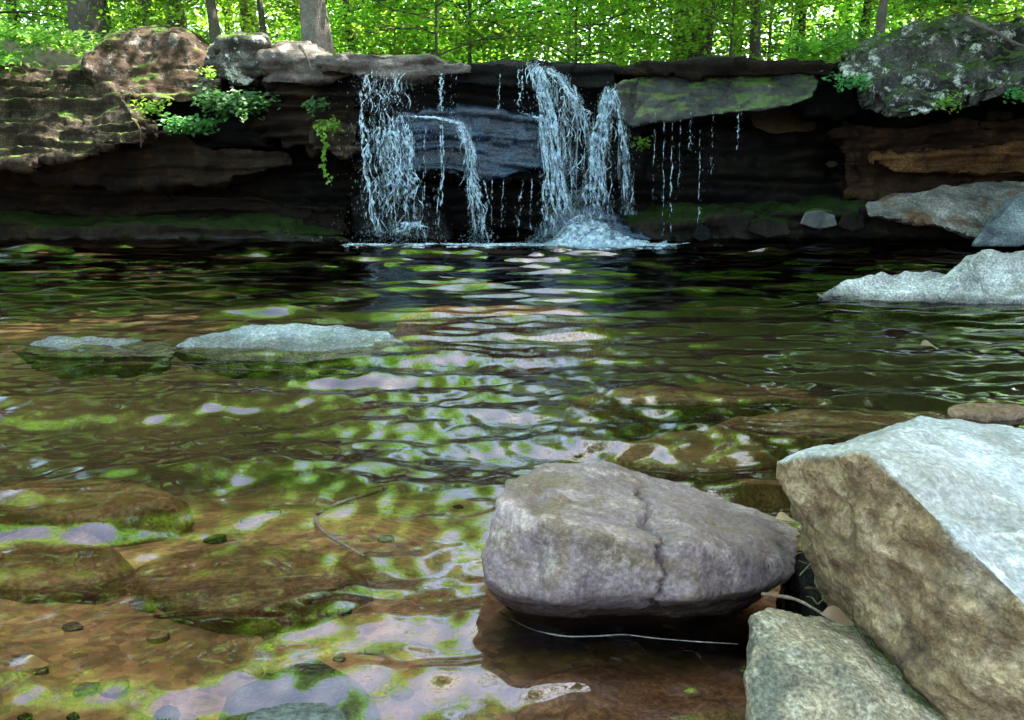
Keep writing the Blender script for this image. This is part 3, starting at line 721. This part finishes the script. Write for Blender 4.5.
FALLS = [
  ('ragged white curtain of water at the left end of the falls', [
     ('s', [(386, 70), (386, 112)], 8.58, .22, .24, 15, .0055, .04, .30, 80),
     ('w', [(386, 72), (388, 112)], 8.58, .22, .24, 40),
     ('s', [(388, 112), (390, 160), (396, 238)], 8.55, .24, .30, 15, .008, .08, .22, 260),
     ('s', [(395, 112), (402, 165), (405, 200)], 8.52, .14, .10, 12, .011, .08, .2, 60),
     ('w', [(388, 110), (390, 160), (398, 236)], 8.55, .26, .28, 190),
     ('s', [(360, 90), (362, 150), (376, 236)], 8.55, .02, .03, 3, .007, .04, .2, 40),
     ('s', [(425, 228), (408, 222), (395, 236)], 8.4, .05, .10, 7, .007, .05, .2, 30)]),
  ('slim stream that slides over the blue ledge at the left middle of the falls', [
     ('s', [(443, 72), (443, 116)], 8.62, .02, .03, 4, .006, .03, .3, 20),
     ('s', [(455, 72), (452, 116)], 8.62, .03, .02, 3, .004, .03, .4, 16),
     ('s', [(408, 116), (440, 118), (462, 124), (470, 150)], 8.55, .05, .04, 10, .007, .04, .15, 20),
     ('s', [(462, 124), (470, 150), (474, 190), (480, 238)], 8.5, .04, .05, 10, .009, .05, .2, 110),
     ('w', [(462, 124), (470, 150), (474, 190), (480, 238)], 8.5, .05, .07, 40),
     ('s', [(441, 118), (443, 160), (436, 238)], 8.55, .015, .03, 4, .006, .03, .25, 60),
     ('s', [(483, 180), (488, 200), (480, 238)], 8.6, .01, .01, 2, .005, .03, .2, 10)]),
  ('thin broken trickle falling between the slim stream and the main plunge', [
     ('s', [(520, 66), (521, 112)], 8.64, .02, .02, 3, .005, .03, .3, 20),
     ('s', [(516, 112), (540, 118), (548, 140), (545, 172)], 8.55, .03, .04, 5, .005, .03, .3, 30),
     ('s', [(524, 180), (520, 200), (518, 238)], 8.7, .01, .01, 2, .005, .03, .3, 14),
     ('s', [(545, 172), (544, 205), (543, 238)], 8.6, .02, .03, 4, .006, .03, .2, 40)]),
  ('main white plunge of water just right of the middle', [
     ('s', [(532, 62), (540, 75), (547, 105), (552, 150), (558, 200), (566, 236)], 8.5, .04, .15, 17, .010, .07, .18, 240),
     ('w', [(532, 62), (540, 75), (547, 105), (552, 150), (558, 200), (566, 236)], 8.5, .07, .13, 110),
     ('s', [(545, 66), (562, 78), (574, 98), (584, 118), (592, 150)], 8.5, .05, .05, 12, .007, .07, .25, 110),
     ('w', [(550, 70), (566, 95), (576, 130), (582, 190)], 8.5, .12, .16, 90),
     ('s', [(560, 80), (566, 130), (572, 220)], 8.5, .08, .10, 8, .005, .06, .4, 80)]),
  ('right hand plunge of white water that leans left as it falls', [
     ('s', [(611, 86), (606, 105), (599, 140), (596, 190), (600, 225)], 8.5, .03, .13, 15, .010, .08, .2, 200),
     ('w', [(611, 86), (606, 105), (599, 140), (596, 200)], 8.5, .05, .14, 110),
     ('s', [(614, 90), (621, 120), (626, 160), (628, 215)], 8.5, .03, .05, 8, .007, .05, .25, 90)]),
]
for lab, items in FALLS:
    tb = TB(); sd_ = 100; sh = TB()
    for it in items:
        sd_ += 13
        if it[0] == 's':
            _, keys, D, a, b_, n, r, wob, ho, dr = it
            strands(tb, keys, D, a, b_, n, r, wob, ho, dr, seed=sd_)
            if n >= 7:                      # thin torn film of water between the strands
                c = path_pts(keys, D, 40); tt = np.linspace(0, 1, 40)[:, None]; uu = np.linspace(-1, 1, 16)[None]
                X_ = c[:, 0:1] + uu * (a + (b_ - a) * tt + .02); Y_ = c[:, 1:2] + .02 + .02 * np.sin(uu * 9 + tt * 5 + sd_) + 0 * tt; Z_ = c[:, 2:3] + 0 * uu
                X_ = X_ + .02 * np.sin(tt * 11 + uu * 3)
                sh.quads(np.stack([X_, Y_, Z_], -1).reshape(-1, 3), gridfaces(40, 16))
        else:
            _, keys, D, a, b_, n = it
            webs(tb, keys, D, a, b_, n, seed=sd_)
    allv = np.concatenate(tb.v); off = (allv[:, 0].mean(), allv[:, 1].mean(), 0)
    o = put('waterfall', tb.mesh('waterfall', off), M['fall'], loc=off)
    tag(o, lab, 'waterfall', 'streams of the waterfall')
    if sh.v: put('water_film', sh.mesh('water_film', off), M['thin_sheet' if 'curtain' in lab else 'sheet'], o)
tr_specs = [(474, 178, 236), (492, 176, 238), (504, 178, 225), (532, 176, 238), (426, 112, 200), (500, 74, 110), (585, 120, 200), (655, 112, 200), (663, 120, 236), (672, 118, 232), (680, 116, 190), (690, 112, 150), (700, 124, 225), (712, 108, 175), (738, 106, 150)]
for i, (x, y0, y1) in enumerate(tr_specs):
    tb = TB()
    strands(tb, [(x, y0), (x - 1, (y0 + y1) / 2), (x - 2, y1)], 8.5 if x > 600 else 8.66, .004, .012, 2, .0034, .02, .3, 26, seed=500 + i)
    off = (*P(x, y0, 8.5).xy, 0)
    o = put('water_trickle', tb.mesh('water_trickle', off), M['fall'], loc=off)
    if x > 600: tag(o, 'thin thread of water dripping from the wet slab right of the falls', 'trickle', 'threads of water dripping from the wet slab')
    else: tag(o, 'faint thread of water falling between the larger streams of the falls', 'trickle', 'faint threads between the larger streams')
# splash mound and foam line
tb = TB(); rs = np.random.default_rng(5)
sp_ = []
for k2, (hh, dpt) in enumerate(((.27, 0.), (.20, -.10), (.12, -.2))):        # three ragged shells of spray, one before the other
    u = np.linspace(-.32, .95, 70)[None]; v = np.linspace(0, 1, 16)[:, None]
    x0 = P(575, 225, 8.5).x
    hgt = hh * np.exp(-(np.maximum(0, u - .05) / .40) ** 1.6) * np.exp(-(np.maximum(0, -u) / .18) ** 2) + .01
    X_ = x0 + u + 0 * v; Z_ = hgt * np.sin(v * 1.45) ; Y_ = 8.40 + dpt - .12 * np.cos(v * 1.45) + 0 * u
    q3 = np.stack([X_ * 9, Y_ * 9, Z_ * 9 + k2 * 7], -1).reshape(-1, 3); dd = (.035 * fbm(q3, 3)).reshape(X_.shape)
    sp_.append((np.stack([X_ + dd, Y_ - dd, np.maximum(Z_ + dd * v, .002)], -1).reshape(-1, 3)))
spt = TB()
for v3 in sp_: spt.quads(v3, gridfaces(16, 70))
for i in range(4200):
    x_ = P(580, 225, 8.5).x + rs.normal() * .33
    tb.drop(np.array([x_, 8.4 - abs(rs.normal()) * .15, abs(rs.normal()) * .30 * math.exp(-((x_ - P(575, 225, 8.5).x) / .33) ** 2)]), .006 * (.2 + rs.exponential(.5)), 1.2)
off = (*P(580, 240, 8.4).xy, 0)
spo = tag(put('splash', tb.mesh('splash', off), M['fall'], loc=off), 'mound of white spray where the two right hand plunges land', 'splash')
put('spray_veil', spt.mesh('spray_veil', off), M['spray'], spo)
tb = TB()
for i in range(1500):
    x_ = P(398, 225, 8.5).x + rs.normal() * .24 if i % 3 else P(478, 225, 8.5).x + rs.normal() * .08
    tb.drop(np.array([x_, 8.42 - abs(rs.normal()) * .12, abs(rs.normal()) * .10]), .005 * (.2 + rs.exponential(.5)), 1.2)
offb = (*P(410, 240, 8.4).xy, 0)
tag(put('splash', tb.mesh('splash', offb), M['fall'], loc=offb), 'low spray of droplets where the left curtain and slim stream land', 'splash')
tb = TB()
xa, xb = P(350, 240, 8.5).x, P(665, 240, 8.5).x
for i in range(800):
    x_ = rs.uniform(xa, xb) if rs.random() < .45 else rs.normal() * .45 + P(570, 240, 8.5).x
    dens = .10 + .18 * abs(perlin(np.array([[x_ * 3, 0, 0]]))[0])
    y_ = 8.45 - abs(rs.normal()) * dens
    L = rs.uniform(.02, .13); u = np.linspace(-.5, .5, 5)
    tb.tube(np.stack([x_ + u * L, y_ + u * 0 + rs.normal() * .01, u * 0 + .008], -1), .007 * rs.uniform(.3, 1.3) * np.array([.3, .9, 1, .9, .3]), 4, flat=.6)
off = (0, 8.4, 0)
o = put('foam', tb.mesh('foam', off), M['fall'], loc=off); tag(o, 'white froth line along the foot of the falls', 'foam', kind='stuff')
# wet rock boss under the splash
ledge('rock_ledge', 'low wet rock under the spray of the right hand plunges', 'rock ledge',
      [(536, 236), (560, 212), (590, 208), (620, 222), (650, 238), (650, 250), (536, 250)], 8.58, .5, 'fallface', amp=.03, voxel=.02)

# ------------------------------------------------------------------ foliage
def leaves(pos, nrm_up, size, rs, jitter=.5, elong=1.7):
    """one folded diamond leaf of two quads (8 verts -> 6 verts) at every position"""
    n = len(pos)
    nv = np.array(nrm_up) + rs.normal(0, jitter, (n, 3)); nv /= np.linalg.norm(nv, axis=1)[:, None]
    d = rs.normal(size=(n, 3)); d -= (d * nv).sum(1)[:, None] * nv; d /= np.linalg.norm(d, axis=1)[:, None]
    s_ = np.cross(nv, d)
    L = size * rs.uniform(.6, 1.25, n)[:, None]; W_ = L / elong
    p0 = pos - d * L * .5; p1 = pos + d * L * .5 - nv * L * .08
    m0 = pos - nv * L * .06
    a = pos + s_ * W_ * .5 + nv * L * .05 - d * L * .05; b_ = pos - s_ * W_ * .5 + nv * L * .05 - d * L * .05
    V = np.stack([p0, a, p1, m0, b_], 1).reshape(-1, 3)
    i = np.arange(n)[:, None] * 5
    F = np.concatenate([i + np.array([[0, 1, 2, 3]]), i + np.array([[0, 3, 2, 4]])], 0)
    return V, F
def make_tree_meshes(seed, H, crown_from, crown_r, n_limbs, leaves_per, size, trunk_r, sprays=4, lean=(0, 0), flat=.16, shape=1.0, spr=.5):
    rs = np.random.default_rng(seed)
    tb = TB()
    t = np.linspace(0, 1, 14)
    wob = np.stack([perlin(np.stack([t * 2 + seed, t * 0, t * 0], -1)), perlin(np.stack([t * 2 + seed, t * 0 + 9, t * 0], -1))], -1) * .04 * H * t[:, None]
    tp = np.stack([wob[:, 0] + lean[0] * t, wob[:, 1] + lean[1] * t, t * H], -1)
    tr_ = trunk_r * (1 - .85 * t) * (1 + .5 * np.exp(-t * 25))
    tb.tube(tp, tr_, 10)
    cl = []
    for k_ in range(n_limbs):
        u = crown_from + (1 - crown_from) * ((k_ + rs.uniform(0, .8)) / n_limbs) * .97
        b0 = np.array([np.interp(u, t, tp[:, i]) for i in range(3)]); r0 = np.interp(u, t, tr_) * .5
        az = k_ * 2.4 + rs.normal() * .3
        vv = (u - crown_from) / (1 - crown_from)
        reach = crown_r * (math.sqrt(max(.05, 1 - (vv * 1.02 - .35) ** 2 / .5)) if shape else 1) * rs.uniform(.7, 1.1)
        s_ = np.linspace(0, 1, 7)
        el = rs.uniform(.1, .5)
        lp = b0 + np.stack([np.cos(az) * s_ * reach, np.sin(az) * s_ * reach, s_ * reach * el - .15 * reach * s_ ** 2], -1)
        lp[1:] += np.cumsum(rs.normal(0, .03 * reach, (6, 3)), 0)
        tb.tube(lp, r0 * (1 - .85 * s_) + .004, 5)
        for q_ in range(sprays):
            f = .3 + .75 * (q_ + rs.uniform(0, 1)) / sprays
            c = np.array([np.interp(min(f, 1), s_, lp[:, i]) for i in range(3)]) + rs.normal(0, .16 * reach, 3) * np.array([1, 1, .35])
            tb.tube(np.linspace(lp[3], c, 4), .006, 4)
            R_ = reach * spr * rs.uniform(.55, 1.1)
            n = max(6, int(leaves_per * rs.uniform(.5, 1.4)))
            rad = np.sqrt(rs.uniform(0, 1, n)) * R_; th = rs.uniform(0, 6.28, n)
            tilt = rs.normal(0, .18, 2)
            x = rad * np.cos(th); y = rad * np.sin(th)
            z = rs.normal(0, flat, n) * R_ - .25 * rad ** 2 / R_ + tilt[0] * x + tilt[1] * y
            cl.append(c + np.stack([x, y, z], -1))
    pos = np.concatenate(cl)
    if H > 8: pos = pos[pos[:, 2] > max(3.9, crown_from * H * .8)]
    V, F = leaves(pos, (0, 0, 1), size, rs, .45)
    return tb.mesh('trunk'), mesh_np('crown', V, F, False)
def make_tree(name, loc, me, mats, rot=0, s=1, label=None, cat='tree', group=None, second='crown'):
    e = empty(name, loc); e.rotation_euler = (0, 0, rot); e.scale = (s, s, s)
    a = bpy.data.objects.new('trunk', me[0]); b_ = bpy.data.objects.new(second, me[1])
    for o_, mt in ((a, mats[0]), (b_, mats[1])):
        COL.objects.link(o_); o_.parent = e
        if not o_.data.materials: o_.data.materials.append(mt)
    tag(e, label, cat, group)
    return e
def gz(x, y): return float(height(np.array([x]), np.array([y]))[0])
def copy_tree(src, x, y, rot, s, label, group, z=None):
    r = src.copy(); COL.objects.link(r)
    r.location = (x, y, (gz(x, y) if z is None else z) - .05); r.rotation_euler = (0, 0, rot); r.scale = (s, s, s * random.uniform(.92, 1.1))
    tag(r, label, None, group)
    for ch in src.children:
        c = ch.copy(); COL.objects.link(c); c.parent = r
    return r
def xD(px, D): return P(px, 60, D).x
G1 = 'tall trees standing behind the falls'
# tall trees: three kinds
tallA = make_tree_meshes(1, 13, .34, 2.1, 24, 60, .15, .15, sprays=4, lean=(-.9, 0))
tallB = make_tree_meshes(2, 15, .28, 3.4, 28, 80, .17, .18, sprays=5)
tallC = make_tree_meshes(3, 11, .22, 2.6, 24, 80, .15, .07, sprays=5, lean=(.5, .2))
T = []
def tall(i, px, D, rot, s, label, group=None, bark='bark', lf='leaf'):
    me = (tallA, tallB, tallC)[i]
    x = xD(px, D)
    if len(T) < 3: pass
    a = make_tree('broadleaf_tree', (x, D, gz(x, D) - .05), (me[0].copy(), me[1]), (M[bark], M[lf]), rot, s, label, 'tree', group)
    T.append(a); return a
tall(0, 322, 10.7, .2, 1, 'smooth grey tree trunk standing right behind the block left of the falls', bark='pale_bark')
tall(1, 92, 12, 1.4, 1, 'thick dark tree trunk above the brown dome at the upper left')
tall(2, 220, 12.5, 2.6, 1, 'thin dark straight trunk behind the lichened block at the upper left')
tall(2, 876, 12, 4.4, .8, 'slender pale trunk behind the lichened rock at the upper right', bark='pale_bark')
for px, D, ii, rt, sc_ in ((150, 13.2, 2, 1.0, .9), (268, 13.5, 2, 2.2, .7), (355, 14.5, 2, 3.1, .9), (706, 15.2, 2, 5.1, .7), (-30, 14.0, 1, 2.9, .8)):
    copy_tree(T[ii], xD(px, D), D, rt, sc_, 'thin dark trunked tree among the front trees of the wood', 'thin dark trunks at the front of the wood')
src = T[1]; srcs = [T[0], T[1], T[2]]
far_lab = 'leafy tree among the sunlit wood behind the falls'
rp = random.Random(4)
spots = []
for D, pxs in ((14.5, (-80, 120, 770, 960, 1120)), (17, (30, 210, 720, 860, 1010)), (20.5, (-120, 120, 250, 680, 790, 900, 1120)), (25, (0, 150, 280, 620, 730, 850, 1000)), (30, (90, 240, 600, 770, 930))):
    for px in pxs: spots.append((xD(px + rp.uniform(-20, 20), D), D + rp.uniform(-1, 1)))
for i, (x, y) in enumerate(spots):
    copy_tree(srcs[i % 3], x, y, rp.uniform(0, 6.28), rp.uniform(.85, 1.25), far_lab, G1)
# unseen woods round the pool; the first, larger ones added to block the sun
for i, (x, y) in enumerate([(7.0, 3.4), (7.2, 7.2), (6.3, 8.3), (7.3, 9.0), (5.8, 6.4), (6.4, 4.6), (-8.8, 7), (-9.2, 2.5), (-8.6, -2), (-5, -6.5), (0, -8), (5, -6.5), (8.8, -2), (8.8, 2), (8.0, 6.0), (8.4, 10.2), (6.2, 1.5), (6.0, 5.2), (9.5,4), (-6.0,-1), (-8.8, 11), (-12, 5), (12.5, 5), (12, 9), (11, 13)]):
    copy_tree(srcs[1 + i % 2], x, y, rp.uniform(0, 6.28), 1.55 if i == 3 else 1.32 if i < 6 else rp.uniform(.85, 1.1), 'unseen shade tree of the surrounding woods beyond the edge of the picture', 'trees round the pool outside the picture')
# saplings and shrubs that fill the strip above the cliff
sapA = make_tree_meshes(11, 3.4, .10, 1.5, 22, 64, .10, .03, sprays=4, spr=.55)
sapB = make_tree_meshes(12, 2.6, .05, 1.4, 20, 66, .095, .022, sprays=4, spr=.6)
sa = make_tree('sapling', (xD(470, 13.5), 13.5, 1.6), sapA, (M['bark'], M['leaf_light']), 0, 1.1, 'many stemmed dark sapling above the middle of the falls', 'sapling')
sb = make_tree('sapling', (xD(437, 12), 12, 1.6), sapB, (M['bark'], M['leaf_light']), 1, 1.1, 'leaning young tree just behind the lip of the falls', 'sapling')
slab = 'young leafy tree with bright green leaves filling the wood edge above the cliff'
k_ = 0
for D, step in ((13.6, 170), (16, 120), (19.5, 105), (24, 95)):
    px = -60 + rp.uniform(0, 50)
    while px < 1110:
        if not (D < 13 and 260 < px < 620):
            x = xD(px, D); y = D + rp.uniform(-.8, .8)
            copy_tree((sa, sb)[k_ % 2], x, y, rp.uniform(0, 6.28), rp.uniform(.7, 1.15) * (1 + (D - 12) * .05), slab, 'young trees at the wood edge above the cliff'); k_ += 1
        px += step * rp.uniform(.7, 1.3)
# far wood as one mass
rs = np.random.default_rng(77)
n = 60000
cx_ = rs.uniform(-30, 30, 900); cy_ = rs.uniform(30, 40, 900); cz_ = 2 + 8 * rs.uniform(0, 1, 900) ** 1.2
idx = rs.integers(0, 900, n)
gap = np.abs(cx_ / cy_ + .085) < .07
cz_[gap] = np.minimum(cz_[gap], 4.5)
pos = np.stack([cx_[idx], cy_[idx], cz_[idx]], -1) + rs.normal(0, 1, (n, 3)) * np.array([.9, .9, .35])
V, F = leaves(pos, (0, 0, 1), .3, rs, .5)
o = put('distant_wood', mesh_np('distant_wood', V, F, False), M['leaf_light']); tag(o, 'far leafy wood seen through the nearer trees', 'woodland', kind='stuff')

# ground cover on the bank tops : anything that sits on the upland
n = 30000
x = rs.uniform(-9, 9, n); y = rs.uniform(10.2, 15, n)
keep = np.abs(x + .6) > 1.9 + .5 * perlin(np.stack([y, x * 0, x * 0], -1))
x, y = x[keep], y[keep]
z = height(x, y) + rs.uniform(0, .3, len(x)) * (.5 + fbm(np.stack([x, y, x * 0], -1), 2))
V, F = leaves(np.stack([x, y, z], -1), (0, -.2, 1), .07, rs, .5)
o = put('undergrowth', mesh_np('undergrowth', V, F, False), M['leaf']); tag(o, 'low leafy ground cover on the bank above the cliff', 'undergrowth', kind='stuff')

# leafy plants on the rocks
def plant(name, label, c, spread, n_st, per, size, mat='leaf_plant', seed=0, droop=.3, cat='plant', group=None):
    rs = np.random.default_rng(seed); tb = TB(); ps = []
    for i in range(n_st):
        az = rs.uniform(0, 6.28); L = rs.uniform(.5, 1)
        s_ = np.linspace(0, 1, 6)
        p = np.stack([np.cos(az) * s_ * spread[0] * L, np.sin(az) * s_ * spread[1] * L - .1 * s_, s_ * spread[2] * L * rs.uniform(.5, 1) - droop * s_ ** 2 * spread[2]], -1)
        tb.tube(p, .004, 4)
        f = rs.uniform(.25, 1.05, per)
        ps.append(np.stack([np.interp(f, s_, p[:, j]) for j in range(3)], -1) + rs.normal(0, .035, (per, 3)))
    V, F = leaves(np.concatenate(ps), (0, -.5, 1), size, rs, .4, 1.5)
    e = empty(name, c); tag(e, label, cat, group)
    put('stem', tb.mesh('stem'), M['leaf_plant'], e); put('foliage', mesh_np('foliage', V, F, False), M[mat], e)
    return e
plant('leafy_plant', 'big dark green leafy plant hanging in the hollow of the left cliff', P(240, 108, 8.9), (.42, .3, .40), 44, 24, .065, seed=1, droop=.5)
plant('leafy_plant', 'spreading green plant on the ledge left of the hollow', P(196, 128, 8.85), (.36, .25, .18), 18, 18, .065, seed=2, droop=.3)
plant('leafy_plant', 'small pale plant rooted on the sunlit layered boulder', P(150, 112, 8.6), (.18, .2, .14), 8, 14, .05, 'leaf_light', seed=3)
plant('leafy_plant', 'green tuft under the flat topped block left of the falls', P(318, 108, 8.8), (.16, .15, .14), 9, 14, .05, seed=4)
plant('leafy_plant', 'yellow green tuft on the sunlit ledge beside the left curtain', P(330, 128, 8.65), (.14, .12, .12), 9, 16, .045, 'leaf_light', seed=5)
plant('leafy_plant', 'dark plant on the rock end right of the wet slab', P(846, 84, 8.7), (.2, .2, .2), 10, 16, .05, seed=6, droop=.6)
plant('leafy_plant', 'small bright green plant growing behind the falls on the right', P(640, 145, 8.7), (.08, .1, .06), 6, 14, .035, 'leaf_light', seed=7)
plant('leafy_plant', 'bush of bright leaves on the bank left of the lichened rock', P(815, 56, 9.4), (.5, .4, .35), 24, 24, .07, 'leaf', seed=8, droop=.2)
plant('leafy_plant', 'small green tuft at the right edge under the lichened rock', P(1014, 98, 8.2), (.15, .15, .12), 8, 14, .045, seed=9)
plant('leafy_plant', 'little green tuft low on the face of the lichened rock', P(944, 104, 8.15), (.14, .1, .08), 8, 14, .04, 'leaf_light', seed=10)
plant('leafy_plant', 'pale seedling on the grey lichened block', P(210, 76, 8.85), (.08, .08, .1), 5, 10, .045, 'leaf_light', seed=12)
# hanging vine
tb = TB(); s_ = np.linspace(0, 1, 14)
vp = np.array([[*P(318 + 12 * a + 3 * math.sin(a * 6), 128 + 52 * a, 8.55)] for a in s_]); tb.tube(vp, .004, 4)
V, F = leaves(np.repeat(vp, 4, 0) + rs.normal(0, .018, (56, 3)), (0, -1, .4), .045, rs, .4, 1.3)
e = empty('vine', tuple(vp[0])); tag(e, 'short leafy vine hanging below the sunlit ledge by the falls', 'vine')
put('stem', tb.mesh('stem', vp[0]), M['leaf_plant'], e); put('foliage', mesh_np('foliage', V - vp[0], F, False), M['leaf_light'], e)
# overhanging branches at the upper left
for i, (px, py, D, lab) in enumerate([(10, 38, 8.6, 'drooping leafy branch reaching in at the upper left corner'), (60, 44, 9.0, 'leafy branch above the brown dome'), (-20, 60, 8.8, 'low leafy branch at the far left edge over the bank')]):
    plant('leafy_branch', lab, P(px, py, D), (.6, .5, .25), 16, 24, .06, 'leaf', seed=30 + i, droop=.5, cat='branch')
plant('leafy_branch', 'leafy branch over the top of the lichened rock at the right', P(960, 4, 9.0), (.9, .5, .3), 24, 34, .065, 'leaf', seed=41, droop=.3, cat='branch')

# sticks, roots, litter
def stick(name, label, pts, r, mat='twig', cat='stick', group=None):
    p = np.array([list(q) for q in pts], float)
    t = np.linspace(0, 1, len(p)); tt = np.linspace(0, 1, max(12, len(p) * 4))
    q = np.stack([np.interp(tt, t, p[:, i]) for i in range(3)], -1)
    for _ in range(3): q[1:-1] = (q[:-2] + q[1:-1] * 2 + q[2:]) / 4
    tb = TB(); tb.tube(q, r * (1 - .6 * tt) * (1 + .15 * np.sin(tt * 30)), 6)
    o = put(name, tb.mesh(name, q[0]), M[mat], loc=tuple(q[0])); tag(o, label, cat, group); return o
stick('fallen_branch', 'bare pale crooked branch lying over the lichened rock', [P(964, 18, 8.1), P(980, 26, 8.05), P(1000, 34, 8.0), P(1018, 46, 7.95), P(1060, 52, 7.95)], .022, 'pale_bark', 'branch')
stick('root', 'pinkish root running down the flat topped block', [P(300, 46, 8.8), P(306, 54, 8.72), P(311, 70, 8.70)], .02, 'lip', 'root')
stick('root', 'thin reddish root hanging from the layered boulder', [P(134, 120, 8.3), P(140, 128, 8.22), P(141, 148, 8.22)], .014, 'brown', 'root')
stick('sunken_stick', 'dark crooked stick lying under the water left of the grey boulder', [Wt(385, 488, -.015), Wt(350, 500, -.01), Wt(312, 514, -.01), Wt(322, 532, -.01), Wt(350, 548, -.01), Wt(374, 562, -.012)], .008, 'twig')
stick('waterline_glint', 'thin pale strip shaped as the glint on the dark water under the grey boulder', [Wt(500, 612, .004), Wt(530, 630, .004), Wt(565, 637, .005), Wt(600, 636, .005), Wt(625, 634, .006), Wt(650, 638, .005), Wt(700, 642, .005), Wt(738, 644, .004)], .0022, 'pale', 'twig')  # added strip, shaped and coloured as the bright glint along the waterline
litter = [
  ('dry_stem', 'longest dry straw stem leaning between the boulders', [P(778, 520, 1.72), P(815, 545, 1.62), P(855, 556, 1.55)], .0028, 'straw'),
  ('dry_stem', 'bent dry stem crossing the dark gap', [P(800, 540, 1.68), P(822, 560, 1.58), P(828, 572, 1.55)], .0022, 'straw'),
  ('dry_stem', 'short dry stem standing against the angular rock', [P(800, 575, 1.6), P(812, 562, 1.57), P(822, 552, 1.55)], .002, 'straw'),
  ('dry_stem', 'thin green brown stem at the top of the gap', [P(790, 522, 1.7), P(830, 528, 1.62), P(850, 535, 1.6)], .0024, 'straw'),
  ('twig', 'curved bare twig lying on the small mottled rock', [P(762, 594, 1.42), P(795, 598, 1.38), P(820, 612, 1.34), P(832, 622, 1.33)], .004, 'twig'),
]
for nm, lab, pts, r, mt in litter: stick(nm, lab, pts, r, mt, 'stem' if nm == 'dry_stem' else 'twig')
lr = random.Random(9)
for i in range(16):
    a_ = P(lr.uniform(785, 850), lr.uniform(535, 610), lr.uniform(1.5, 1.62)); d_ = Vector((lr.uniform(-.08, .08), lr.uniform(-.03, .05), lr.uniform(.0, .05)))
    stick('dry_stem', 'short brown bit of stem tangled in the dark gap between the boulders', [a_, a_ + d_ * .5 + Vector((0, 0, .008)), a_ + d_], .0018, 'straw' if i % 2 else 'twig', 'stem', 'bits of stem tangled in the gap')
def leaf_obj(label, p, size, rot, mat='dead_leaf', tilt=.25):
    L = size; n = 7; V = []; 
    for i in range(n):
        u = i / (n - 1); w_ = .33 * L * math.sin(math.pi * u ** .8) + .001
        for s_ in (-1, 0, 1): V.append((u * L - L / 2, s_ * w_, abs(s_) * .18 * w_ + .1 * L * math.sin(u * 5)))
    me = mesh_np('fallen_leaf', np.array(V), gridfaces(n, 3))
    o = put('fallen_leaf', me, M[mat], loc=tuple(p)); o.rotation_euler = (tilt, tilt * .5, rot); tag(o, label, 'leaf'); return o
leaf_obj('curled brown leaf lying on top of the small mottled rock', P(838, 618, 1.30), .055, -.25)
leaf_obj('pinkish dead leaf at the right end of the grey boulder', P(786, 519, 1.80), .05, .2)
leaf_obj('second pale dead leaf under the pinkish one on the grey boulder', P(780, 533, 1.74), .045, 1.0)
leaf_obj('dark dead leaf in the gap below the dry stems', P(815, 590, 1.55), .06, 2.0)
leaf_obj('small yellowish leaf afloat at the lower left', Wt(34, 664, .012), .05, .4)
leaf_obj('pale leaf afloat at the right before the pale rock', Wt(930, 346, .012), .10, .1)
